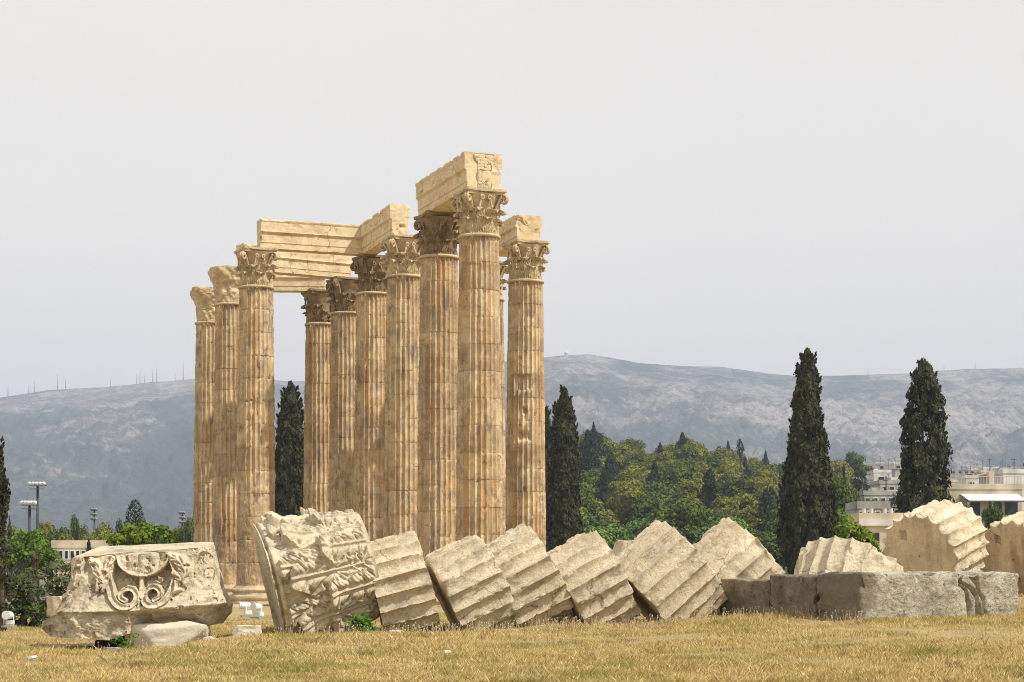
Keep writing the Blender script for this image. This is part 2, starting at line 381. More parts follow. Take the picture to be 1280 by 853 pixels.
def capital_proto():
    # origin at capital bottom centre, z up; returns object tree root
    b = MB(); nu = 96; prof = bell_prof(); zs = np.linspace(0, 1.64, 30); rs = np.interp(zs, [p[1] for p in prof], [p[0] for p in prof])
    th = np.arange(nu)*2*math.pi/nu; TH, Z = np.meshgrid(th, zs); R = np.interp(Z, [p[1] for p in prof], [p[0] for p in prof])
    P = np.stack([R*np.cos(TH), R*np.sin(TH), Z], -1); R = R+.03*fbm(P*5, 3, 9); P = np.stack([R*np.cos(TH), R*np.sin(TH), Z], -1); b.grid(P, True)
    cap = b.build('capital', M['colcap'])
    L1 = leaf_mesh(.80, .35, .74, .20); L2 = leaf_mesh(1.27, .34, .745, .25, 2)
    o1 = L1.build('acanthus_leaf', M['colcap'], cap); o2 = L2.build('acanthus_leaf', M['colcap'], cap); o2.rotation_euler.z = math.pi/8
    for k in range(1, 8):
        for o in (o1, o2):
            c = o.copy(); col.objects.link(c); c.parent = cap; c.rotation_euler.z = o.rotation_euler.z+k*math.pi/4
    # corner volutes
    t = np.linspace(0, 1, 34); pts = []; rr = []
    for q in t:
        if q < .4:
            s = q/.4; pts.append((.84+.34*s**1.6, 0, .95+.62*s)); rr.append(.075)
        else:
            s = (q-.4)/.6; a = math.pi*.75-s*math.pi*3.1; R = .21*(1-s*.8); pts.append((1.24+R*math.cos(a), 0, 1.42+R*math.sin(a)+.02)); rr.append(.065*(1-.45*s))
    for sgn in (1,):
        v = MB(); v.tube([(p[0], -.05, p[2]) for p in pts], rr, 8); v.tube([(p[0], .05, p[2]) for p in pts], rr, 8)
        vo = v.build('volute', M['colcap'], cap)
    vo.rotation_euler.z = math.pi/4
    for k in range(1, 4):
        c = vo.copy(); col.objects.link(c); c.parent = cap; c.rotation_euler.z = math.pi/4+k*math.pi/2
    # inner helices: small spirals at middle of every side
    h = MB()
    for sy in (-1, 1):
        pp = [(.93, sy*(.30-.1*q), 1.0+.42*q) for q in np.linspace(0, 1, 6)]
        pp += [(.98, sy*(.17+.09*math.cos(a)*(1-i/22)), 1.42+.1*math.sin(a)*(1-i/22)) for i, a in enumerate(np.linspace(math.pi*.1, math.pi*2.6, 16))]
        h.tube(pp, [.05]*6+list(np.linspace(.05, .025, 16)), 6)
    ho = h.build('helix', M['colcap'], cap)
    for k in range(1, 4):
        c = ho.copy(); col.objects.link(c); c.parent = cap; c.rotation_euler.z = k*math.pi/2
    # abacus with concave sides
    ab = MB(); n = 25; ring = []
    for k in range(4):
        a0 = math.pi/4+k*math.pi/2
        A = np.array([math.cos(a0), math.sin(a0)]); B = np.array([-math.sin(a0), math.cos(a0)])
        c0 = A*1.38; tv = np.array([-A[1], A[0]])
        for s in np.linspace(0, 1, n)[:-1]:
            p = (c0+tv*.12)*(1-s)+(B*1.38-np.array([-B[1], B[0]])*.12)*s
            p = p*(1-.17*math.sin(math.pi*s)); ring.append(p)
        ring.append(B*1.38-np.array([-B[1], B[0]])*.12)
    ring = np.array(ring)*1.0; lev = [(.80, 1.60), (.88, 1.605), (.90, 1.68), (.93, 1.70), (.985, 1.74), (.985, 1.845), (.8, 1.85)]
    P = np.array([[[p[0]*s, p[1]*s, z] for p in ring] for s, z in lev]); P += .05*np.stack([fbm(P*3, 4, 1), fbm(P*3, 4, 2), .8*fbm(P*3, 4, 3)], -1); P[..., :2] *= (1-.16*np.clip(fbm(P*1.6+3, 3, 4), 0, 1))[..., None]
    ab.grid(P, True); c = ab.n; ab.add([[0, 0, 1.85]]); idx = np.arange(len(ring))+(len(lev)-1)*len(ring); ab.T.append(np.stack([idx, np.roll(idx, -1), np.full(len(ring), c)], -1))
    ab.build('abacus', M['colcap'], cap, auto=40)
    return cap
capP = capital_proto(); capT = kidtree(capP)
def rubble_capital(seed, h=1.85):
    nu, nv = 130, 90; th = np.arange(nu)*2*math.pi/nu; z = np.linspace(0, h, nv); TH, Z = np.meshgrid(th, z); t = Z/h
    base = .80+.06*t+.26*sst(.35, .95, t)
    sq = 1/np.maximum(np.abs(np.cos(TH)), np.abs(np.sin(TH))); base = base*(1+(np.minimum(sq, 1.3)-1)*.6*sst(.6, .95, t))
    P = np.stack([base*np.cos(TH), base*np.sin(TH), Z], -1)
    lf = .05*np.clip(np.cos(TH*8+(t > .4)*np.pi), 0, 1)*np.exp(-((t % .42-.3)/.12)**2)
    r = base+lf+.17*fbm(P*1.7+seed*3.3, 3, seed)+.10*np.clip(fbm(P*5+seed, 4, seed+1), -.4, 1)-.04
    P = np.stack([r*np.cos(TH), r*np.sin(TH), Z+.06*fbm(P*3, 2, seed+8)], -1)
    m = MB().grid(P, True); c = m.n; m.add([[0, 0, h+.02]]); idx = np.arange(nu)+(nv-1)*nu; m.T.append(np.stack([idx, np.roll(idx, -1), np.full(nu, c)], -1)); return m
GA = math.atan2(1.9, 5.16)
def colpos(px, s): return ((px-CX)/s, F/s)
face = -math.pi/2   # azimuth of camera-facing side
COLS = [
 # px, s, seed, kind, dmg, erode, holes, label
 (599, 30.6, 1, 'full', .8, 0, [(face-GA+.0, 14.05, .35, .04, .05)], 'nearest and largest column of the standing group, carrying the highest marble block', ),
 (549, 28.7, 2, 'full', .7, 0, [], 'second standing column directly behind and left of the nearest, its capital shaded by a marble beam'),
 (505.5, 26.9, 3, 'full', .8, 0, [], 'standing column with a sunlit leafy capital under the short block end left of the tall front pair'),
 (466, 25.3, 4, 'full', .9, 0, [], 'standing column at the inner corner where two marble beams meet'),
 (433, 23.5, 5, 'full', .8, 0, [], 'dark stained column squeezed between the inner corner column and the slim far column beside the cypress'),
 (400.5, 22.5, 6, 'full', .7, 0, [], 'slim orange stained column at right edge of the open gap with the cypress'),
 (320, 25.9, 7, 'full', 1.3, .40, [], 'broken based column under the left end of the long beam, flutes lost on its lower third'),
 (289, 24.3, 8, 'rubble', 1.1, .2, [], 'middle column of the three at the left edge, its crumbling capital carries nothing'),
 (263.5, 22.6, 9, 'rubble', 1.0, .2, [], 'leftmost and farthest column of the ruin with a worn shapeless capital'),
 (657, 26.45, 10, 'full', .7, 0, [(face-.05, 10.45, .40, .36, .13), (face-.05, 9.15, .13, .13, .2), (face-.05, 7.95, .36, .19, .17), (face-.05, 5.45, .08, .08, .15), (face-.3, 11.6, .1, .09, .12)], 'rightmost standing column with square notches cut in its shaft'),
 (609, 24.8, 12, 'full', .7, 0, [], 'column almost hidden behind the two front right columns, only its right edge shows'),
]
for px, s, seed, kind, dmg, ero, holes, lab in COLS:
    X, Y = colpos(px, s); t = empty('column', (X, Y, 0), GA)
    tag(t, lab, 'column', 'standing columns of the ruined temple')
    hl = [(a-GA, z, w_, h_, d_) for a, z, w_, h_, d_ in holes]
    shaft_mesh(seed, dmg, hl, ero).build('shaft', M['column'], t)
    b = MB(); pr = [(1.30, -.25), (1.30, .16), (1.24, .18), (1.30, .24), (1.33, .32), (1.30, .41), (1.20, .45), (1.13, .49), (1.11, .57), (1.16, .62), (1.20, .68), (1.17, .75), (1.08, .79), (1.03, .86), (.99, .91)]
    b.lathe(pr, 64); V = b.V; b.V = [v+np.stack([fbm(v*2.5+seed, 3, seed), fbm(v*2.5+5, 3, seed), .3*fbm(v*3, 2, seed)], -1)*.05*dmg for v in V]
    b.build('base', M['colcap'], t, auto=35)
    r = MB(); r.lathe([(.80, 15.18), (.86, 15.19), (.885, 15.22), (.885, 15.27), (.86, 15.30), (.80, 15.31)], 64, cap=False); r.build('necking_ring', M['colcap'], t)
    if kind == 'full':
        c = copyt(capT, t); c.location = (0, 0, 15.27); c.scale = (.885, .885, 1); rb_ = random.Random(seed); c.rotation_euler.z = math.pi/2*rb_.randrange(4)
        vs = [q for q in kids(c) if q.name.startswith(('volute', 'helix', 'acanthus'))]
        for q in vs:
            if rb_.random() < (.12 if seed in (1, 3, 10) else .3)*(.6 if q.name.startswith('acanthus') else 1): bpy.data.objects.remove(q)
            else: q.rotation_euler.z += rb_.uniform(-.03, .03); q.scale = (rb_.uniform(.94, 1.02), rb_.uniform(.94, 1.04), rb_.uniform(.93, 1.03))
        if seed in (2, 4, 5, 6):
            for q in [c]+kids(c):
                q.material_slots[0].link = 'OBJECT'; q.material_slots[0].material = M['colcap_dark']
    else:
        rubble_capital(seed).build('capital', M['colcap'], t).location = (0, 0, 15.27)
def prune(o):
    for c in kids(o): prune(c)
    bpy.data.objects.remove(o)
prune(capP)
# ------------------------------------------------------------ rocks
def rock_mesh(sx, sy, sz, seed, npl=14, amp=.04, nu=96, nv=56, boxy=False):
    rg = np.random.default_rng(seed); th = np.arange(nu)*2*math.pi/nu; ph = np.linspace(.02, math.pi-.02, nv); TH, PH = np.meshgrid(th, ph)
    D = np.stack([np.sin(PH)*np.cos(TH), np.sin(PH)*np.sin(TH), np.cos(PH)], -1)
    pl = rg.normal(size=(npl, 3)); pl /= np.linalg.norm(pl, axis=1)[:, None]; hs = rg.uniform(.72, 1., npl)
    pl = np.concatenate([pl, np.eye(3), -np.eye(3)]); hs = np.concatenate([hs, np.full(6, .85)])
    dots = np.maximum(D@pl.T, .05); r = np.min(hs/dots, -1)
    P = D*r[..., None]; P = P*(1+amp*fbm(P*2.3+seed, 5, seed)[..., None]*2)*np.array([sx, sy, sz])
    m = MB().grid(P[:, ::-1], True); return m
# ------------------------------------------------------------ beams
def beam_mesh(L, w, h, seed, step=.055, crown=True, ends=True):
    hw = w/2
    half = [(hw-.12, 0), (hw-.12, .19*h), (hw-.09, .2*h), (hw-.09, .50*h), (hw-.075, .51*h), (hw+.005, .56*h), (hw-.01, .6*h), (hw-.01, .89*h)]
    half += [(hw+.02, .92*h), (hw+.03, .97*h), (hw+.01, h)] if crown else [(hw-.01, h)]
    def dens(pts, m=.07):
        out = []
        for a, b in zip(pts[:-1], pts[1:]):
            k = max(1, int(math.hypot(b[0]-a[0], b[1]-a[1])/m))
            for i in range(k): out.append((a[0]+(b[0]-a[0])*i/k, a[1]+(b[1]-a[1])*i/k))
        return out
    loop = half+[(-a, b) for a, b in half[::-1]]; loop = dens(loop+[loop[0]])
    pr = np.array(loop); nx = max(8, int(L/.07)); xs = np.linspace(-L/2, L/2, nx)
    P = np.stack([np.broadcast_to(xs[:, None], (nx, len(pr))), np.broadcast_to(pr[:, 0], (nx, len(pr))), np.broadcast_to(pr[:, 1], (nx, len(pr)))], -1).copy()
    def disp(P):
        ed = np.minimum(L/2-np.abs(P[..., 0]), .12)/.12; tp = sst(h*.75, h, P[..., 2])
        a = fbm(P*2.2+seed*5, 4, seed); b = fbm(P*7+seed, 3, seed+3)
        cut = np.clip(a-.2, 0, 1)*(.10+.4*(1-ed))+np.clip(b-.05, 0, 1)*.07*tp+np.clip(a-.1, 0, 1)*.16*tp*sst(.8, 1., tp)
        c = np.array([0, 0, h/2]); d = (c-P)*np.array([.25, 1, 1]); d /= np.linalg.norm(d, axis=-1)[..., None]+1e-6
        return P+d*(cut+.012*b+.01)[..., None]
    m = MB(); m.grid(disp(P))
    m.grid(P[:, [-1, 0]]) if False else None
    q = disp(np.stack([P[:, -1], P[:, 0]], 1)); m.grid(q)
    for k in (0, -1):
        ring = P[k]; cen = np.array([xs[k], 0, h/2]); R = np.array([cen+(ring-cen)*f for f in np.linspace(0, 1, 12)]); R = disp(R)
        rr = R.copy(); rr[..., 0] += (1 if k == 0 else -1)*(.02*fbm(R*4, 3, seed)+.01)*np.linspace(1, 0, 12)[:, None]
        m.grid(rr, True, flip=(k == 0))
    return m
def beam(p0, p1, w, z0, h, seed, lab, cat='beam', **kw):
    a = Vector(p0); b = Vector(p1); L = (b-a).length
    o = beam_mesh(L, w, h, seed, **kw).build('architrave_beam', M['beam'], auto=32)
    o.location = ((a.x+b.x)/2, (a.y+b.y)/2, z0); o.rotation_euler.z = math.atan2(b.y-a.y, b.x-a.x)
    tag(o, lab, cat, 'marble beams lying across the column capitals'); return o
def cp(i): return Vector(colpos(COLS[i][0], COLS[i][1]))
uh = (cp(1)-cp(0)).normalized(); vh = Vector((uh.y, -uh.x))
ctr = CT-.01
b1 = beam(cp(0)-uh*.62-vh*.02, cp(1)+uh*.75-vh*.02, 1.66, ctr, 1.5, 21, 'highest marble beam resting on the nearest column with rubble filling its end')
u2 = (cp(3)-cp(2)).normalized(); v2 = Vector((u2.y, -u2.x))
beam(cp(2)-u2*.55-v2*.36, cp(3)+u2*.25-v2*.36, .96, ctr, 1.45, 22, 'short marble beam running back from the sunlit leafy capital to the inner corner')
w3 = (cp(3)-cp(6)).normalized()
beam(cp(6)+w3*.05-Vector((-w3.y, w3.x))*.35, cp(3)-w3*.25-Vector((-w3.y, w3.x))*.35, .9, ctr, 1.42, 23, 'long topmost marble beam spanning from the broken based column to the inner corner')
beam(cp(7)+w3*.45, cp(4)+w3*.1, 1.0, ctr, 1.35, 24, 'middle one of the three parallel beams over the open gap, just under the long topmost one')
beam(cp(8)+w3*.45, cp(5)+w3*.3, 1.0, ctr, 1.3, 25, 'lowest looking and farthest of the three parallel beams, directly above the open gap')
u5 = (cp(10)-cp(9)).normalized()
beam(cp(9)-u5*.45, cp(9)+u5*3.9, 1.35, ctr, 1.25, 26, 'weathered marble beam on top of the rightmost standing column', crown=False)
# rubble and mortar filling set in the end of the highest beam
rb = MB(); rg = np.random.default_rng(5)
M['mortar'] = flat('dark_mortar', (.40, .32, .22), .95, .3, 9)
mo = MB(); mo.grid(np.array([[[0, y_+(.06*math.sin(z_*9+3)), z_] for y_ in (-.3-.12*sst(.9, 1.4, z_), .02, .27+.16*sst(.95, 1.4, z_))] for z_ in np.linspace(.04, 1.46, 16)]), flip=True)
z_ = .06
while z_ < 1.42:
    hh = rg.uniform(.09, .16) if not .42 < z_ < .6 else .36
    y_ = -.30-.12*float(sst(.9, 1.4, z_)); ye = .27+.16*float(sst(.95, 1.4, z_))
    while y_ < ye-.04:
        ww = rg.uniform(.10, .24) if hh < .3 else (.42 if y_ < -.2 else .12)
        ww = min(ww, ye-y_); r_ = rock_mesh(.035, ww*.62, hh*.62, int(rg.integers(999)), 7, .05, 28, 16); r_.xf(Matrix.Translation((0, y_+ww/2, z_+hh/2+rg.normal()*.01))); rb.add(r_.V[0], r_.Q[0]); y_ += ww
    z_ += hh
fill = rb.build('rubble_filling', M['beam'], b1, auto=40); fill.location = (-(cp(1)-cp(0)).length/2-.68, 0, 0)
mo = mo.build('mortar', M['mortar'], b1); mo.location = (-(cp(1)-cp(0)).length/2-.69, 0, 0)
# ------------------------------------------------------------ stylobate step blocks at the column feet
def roughbox(dx, dy, dz, seed, amp=.05, res=.06, rnd=.06, freq=2.2, cracks=()):
    m = MB()
    for ax in range(3):
        for sg in (-1, 1):
            D = [dx, dy, dz]; a, b = [(1, 2), (2, 0), (0, 1)][ax]
            na = max(3, int(D[a]/res)); nb = max(3, int(D[b]/res))
            A, B = np.meshgrid(np.linspace(-.5, .5, na)*D[a], np.linspace(-.5, .5, nb)*D[b])
            P = np.zeros(A.shape+(3,)); P[..., a] = A; P[..., b] = B; P[..., ax] = sg*D[ax]/2
            h = np.array(D)/2; q = P/h
            e = np.sort(np.abs((h-np.abs(P))), -1); pull = rnd*np.exp(-e[..., 1]/rnd)
            P2 = P-np.sign(P)*pull[..., None]*(np.abs(P) > h-rnd*2.5)
            n1 = np.stack([fbm(P*freq+seed*3+k*11, 5, seed+k, .6) for k in range(3)], -1)
            ch = np.clip(fbm(P*freq*.7+seed, 3, seed+9)-.15, 0, 1)[..., None]*np.exp(-e[..., 1]/.15)[..., None]*.5
            P2 = P2+n1*amp-P2/np.linalg.norm(P2, axis=-1)[..., None]*ch
            for cx_, sl, wd_, dp_ in cracks:
                dd_ = np.abs(P[..., 0]-(cx_+sl*P[..., 2]+.09*fbm(P*3+cx_*9, 3, 5))); e_ = np.exp(-(dd_/wd_)**2)*(P[..., 1] < 0)
                P2[..., 1] = P2[..., 1]+dp_*e_*(ax == 1); P2[..., 2] = P2[..., 2]-.5*dp_*e_*(ax == 2)*(sg > 0)
            m.grid(P2, flip=(sg < 0))
    return m
for k, (i0, i1, lab) in enumerate([(6, 8, 'long worn stone step under the three left columns'), (0, 5, 'long stone step under the front row of columns')]):
    a = cp(i0); b = cp(i1); o = roughbox((b-a).length+3.4, 3.0, .4, 40+k, .05, .16, .06).build('stone_step', M['colcap'])
    o.location = ((a.x+b.x)/2, (a.y+b.y)/2, -.18); o.rotation_euler.z = math.atan2(b.y-a.y, b.x-a.x); tag(o, lab, 'step')
a = cp(9); b = cp(10); o = roughbox((b-a).length+3.4, 3.0, .4, 44, .05, .16, .06).build('stone_step', M['colcap']); o.location = ((a.x+b.x)/2, (a.y+b.y)/2, -.18)
o.rotation_euler.z = math.atan2(b.y-a.y, b.x-a.x); tag(o, 'stone step under the notched rightmost column', 'step')
# ------------------------------------------------------------ fallen drums (local axis +X)
def drum_mesh(L, R0, R1, seed, nf=20, chipe=1.):
    nu = nf*11; nx = 64; th = np.arange(nu)*2*math.pi/nu
    x = -L/2+L*np.concatenate([[0, .006, .014], np.linspace(.024, .976, nx), [.986, .994, 1]]); TH, X = np.meshgrid(th, x)
    R = R0+(R1-R0)*(X+L/2)/L
    fl, arr = flute(TH, nf, .108, .08)
    P = np.stack([X, R*np.cos(TH), R*np.sin(TH)], -1)
    nb = fbm(P*1.3+seed*9, 3, seed); nm = fbm(P*4+seed*3, 4, seed+2); nf_ = fbm(P*13, 3, seed+5)
    chip = np.clip(nm+.10+.3*nb, 0, 1)*.10+np.clip(nf_-.05, 0, 1)*.07*(.4+.6*arr)
    r = np.minimum(R-fl, R-chip)
    r = r-.05*sst(.3, .7, nb)+.007*nf_
    e = L/2-np.abs(X)
    edge = np.clip(fbm(P*3.1+seed*5, 4, seed+7)+.2, 0, 1)
    r = r-edge*.10*chipe*np.exp(-e/.035)-.12*chipe*sst(.32, .6, fbm(P*1.9+seed*2, 3, seed+8))*np.exp(-e/.14)
    X2 = X-np.sign(X)*.06*np.exp(-e/.05)*np.clip(fbm(np.stack([X*0, P[..., 1]*2.5, P[..., 2]*2.5], -1)+seed, 3, seed+1)+.1, 0, 1)
    P = np.stack([X2, r*np.cos(TH), r*np.sin(TH)], -1)
    m = MB().grid(P, True, flip=True)
    for k, sg in ((0, -1), (-1, 1)):
        ring = P[k]; f = np.concatenate([[0.02], np.linspace(.1, 1, 22)]); cen = np.array([ring[:, 0].mean(), 0, 0])
        Q = np.array([cen+(ring-cen)*q for q in f]); Q[..., 0] = cen[0]+(ring[:, 0]-cen[0])*(f[:, None]**4)
        Q[..., 0] -= sg*(.012+.02*fbm(Q*3+seed, 4, seed+3))*(1-f[:, None]**6)
        for (hy, hz, hw) in ((.35, .42, .07), (-.1, -.5, .08)):
            Q[..., 0] -= sg*.08*((np.abs(Q[..., 1]-hy) < hw) & (np.abs(Q[..., 2]-hz) < hw*1.3))
        m.grid(Q, True, flip=(sg < 0) is False)
    m.nside = len(m.Q[0]); return m
def axis_matrix(px, py, d, th, ph, roll=0):
    th, ph = math.radians(th), math.radians(ph)
    A = Vector((math.cos(ph)*math.cos(th), math.sin(ph), math.cos(ph)*math.sin(th))).normalized()
    up = Vector((0, 0, 1)); Y = up.cross(A).normalized(); Z = A.cross(Y)
    R = Matrix((A, Y, Z)).transposed()@Matrix.Rotation(math.radians(roll), 3, 'X')
    return Matrix.Translation(W(px, py, d))@R.to_4x4()
DR = [
 # px,py,d,theta,phi,L,R0,R1,roll,label
 (500, 733, 32.8, 15, 7, 1.0, .95, .94, 4, 'first upright fluted drum leaning directly against the fallen carved capital'),
 (590, 739, 33.0, 26, 8, 1.08, .95, .95, 9, 'second fluted drum to the right of the fallen carved capital'),
 (654, 727, 33.3, 28, 8, 1.08, .95, .96, 2, 'third fallen drum from the carved capital, its top peak in front of the nearest column'),
 (737, 733, 33.6, 29, 8, 1.08, .95, .96, 6, 'fourth fallen drum from the carved capital with a dark crack across its flutes'),
 (833, 727, 33.9, 41, 7, 1.28, 1.0, 1.0, 3, 'large steeply tilted drum with broken upper left rim left of the grey block'),
 (916, 722, 35.4, 41, 8, 1.32, 1.0, 1.0, 8, 'steeply tilted drum rising just behind the dark end of the grey block'),
 (1058, 738, 35.6, 69, 24, 1.15, 1.08, 1.10, 5, 'low lying drum with upright flutes peeking over the grey block'),
 (1170, 685, 38.6, 22, 44, 1.40, .95, .93, 4, 'big drum right of the right hand cypress showing its flat brown end face'),
 (1286, 691, 40.5, 19, 42, 1.4, .95, .93, 7, 'drum cut off by the right edge of the picture, brown end face in shade'),
]
for i, (px, py, d, th, ph, L, R0, R1, roll, lab) in enumerate(DR):
    dm = drum_mesh(L, R0, R1, 60+i); o = dm.build('fallen_drum', M['drum'], auto=50)
    if i >= 7:
        o.data.materials.append(M['drumface']); mi = np.zeros(len(o.data.polygons), np.int32); mi[dm.nside:] = 1; o.data.polygons.foreach_set('material_index', mi)
    o.matrix_world = axis_matrix(px, py, d, th, ph, roll); tag(o, lab, 'column drum', 'drums of the toppled column')
# ------------------------------------------------------------ fallen capital
def fallen_capital():
    H = 1.82; nu, nv = 720, 300
    th = np.arange(nu)*2*math.pi/nu; v = np.linspace(0, 1, nv); TH, V = np.meshgrid(th, v)
    base = .93+.05*V+.05*sst(.3, 1., V)
    sq = 1/np.maximum(np.abs(np.cos(TH-.25)), np.abs(np.sin(TH-.25)))
    base = base*(1+(np.minimum(sq, 1.25)-1)*.5*sst(.0, .7, V))
    wq = fbm(np.stack([TH*1.4, V*2.2, 0*V+5], -1), 3, 77)
    rel = .055*np.abs(np.sin(TH*9+wq*16+V*5))**.6
    wob = .07*fbm(np.stack([TH*3, V*5, 0*V], -1), 3, 3)
    def leaf(a0, v0, v1, hw, T, tip):
        x = ((TH-a0+np.pi) % (2*np.pi)-np.pi)/hw; y = (V+wob-v0)/(v1-v0)
        w = .98*(1-.16*np.abs(np.sin(y*np.pi*4)))*np.where(y > .6, np.sqrt(np.clip(1-((y-.6)/.42)**2, 0, 1)), 1)
        ins = sst(0, .10, w-np.abs(x))*sst(-.02, .03, y)*sst(1.02, .98, y)
        ph = (y*1.0-np.abs(x)**1.5*.42+.10*wq)*np.pi*4.0
        rib = (np.abs(np.sin(ph))**.6*.085+np.abs(np.sin(ph*3+1.1*x))**.8*.02)*sst(.04, .3, np.abs(x))
        eye = -.10*np.exp(-(((y*4.5) % 1-.5)/.14)**2-((np.abs(x)-.55)/.13)**2)*(y > .2)*(y < .9)
        h = T*(.45+.55*sst(0, 1, y))+tip*sst(.7, .96, y)+rib+.07*np.exp(-(x/.07)**2)-.10*x*x+eye
        return h*ins
    for k in range(8):
        rel = np.maximum(rel, leaf(k*np.pi/4+.2, .0, .50, .43, .10, .10))
        rel = np.maximum(rel, leaf(k*np.pi/4+np.pi/8+.2, .1, .84, .42, .07, .11))
    for k in range(4):
        for sg in (-1, 1):
            rel = np.maximum(rel, leaf(k*np.pi/2+np.pi/4+sg*.4, .42, .95, .30, .06, .07))
    P = np.stack([V*H, base*np.cos(TH), base*np.sin(TH)], -1)
    n1 = fbm(P*1.5+4, 3, 31); n2 = fbm(P*5+2, 4, 32); n3 = fbm(P*16, 3, 33)
    wear = sst(.22, .55, n1+.15*n2)
    r = base+(rel*1.05-.05)*(1-wear*.85)-.09*wear*(.6+.6*np.abs(n2))+.018*n2+.006*n3
    bandz = sst(.90, .93, V); r = r*(1-bandz)+(base+.06-.07*np.clip(n2+.1, 0, 1))*bandz
    r = r-.09*np.exp(-((V-.975)/.012)**2)+0*V
    r = r-.25*sst(.2, .6, fbm(P*1.8+8, 3, 35))*sst(.8, 1., V)
    neck = sst(.05, .02, V); r = r*(1-neck)+(.93+.02*n2)*neck
    P = np.stack([-V*H+H/2, r*np.cos(TH), r*np.sin(TH)], -1)
    m = MB().grid(P, True)
    for k, sg in ((0, 1), (-1, -1)):
        ring = P[k]; f = np.concatenate([[.01], np.linspace(.06, 1, 40)]); cen = np.array([ring[:, 0].mean(), 0, 0])
        Q = np.array([cen+(ring-cen)*q for q in f])
        gro = .035*sst(.5, .8, np.sin(Q[..., 1]*11+2*fbm(Q*.8, 2, 4)))*(1 if sg < 0 else .2)
        Q[..., 0] -= sg*(gro+.02+.03*fbm(Q*3, 4, 38))*(1-f[:, None]**8)
        m.grid(Q, True, flip=(sg > 0))
    o = m.build('fallen_capital', M['carved'])
    o.matrix_world = axis_matrix(399, 719, 32.6, 14, 12, 8)
    tag(o, 'fallen corinthian capital covered in carved acanthus leaves lying on its side', 'capital')
fallen_capital()
# ------------------------------------------------------------ carved volute block at left
def dpoly(X, Y, pts):
    pts = np.array(pts, float); D = np.full(X.shape, 1e9); S = np.zeros_like(X); acc = 0
    for (x0, y0), (x1, y1) in zip(pts[:-1], pts[1:]):
        dx, dy = x1-x0, y1-y0; l2 = dx*dx+dy*dy+1e-9
        t = np.clip(((X-x0)*dx+(Y-y0)*dy)/l2, 0, 1); dd = np.hypot(X-x0-t*dx, Y-y0-t*dy)
        u = dd < D; S[u] = (acc+t*math.sqrt(l2))[u]; D = np.minimum(D, dd); acc += math.sqrt(l2)
    return D, S
def smooth_poly(p, n=8):
    p = [np.array(q, float) for q in p]; p = [2*p[0]-p[1]]+p+[2*p[-1]-p[-2]]; out = []
    for i in range(1, len(p)-2):
        for t in np.arange(n)/n:
            out.append(.5*((2*p[i])+(-p[i-1]+p[i+1])*t+(2*p[i-1]-5*p[i]+4*p[i+1]-p[i+2])*t*t+(-p[i-1]+3*p[i]-3*p[i+1]+p[i+2])*t**3))
    out.append(p[-2]); return out
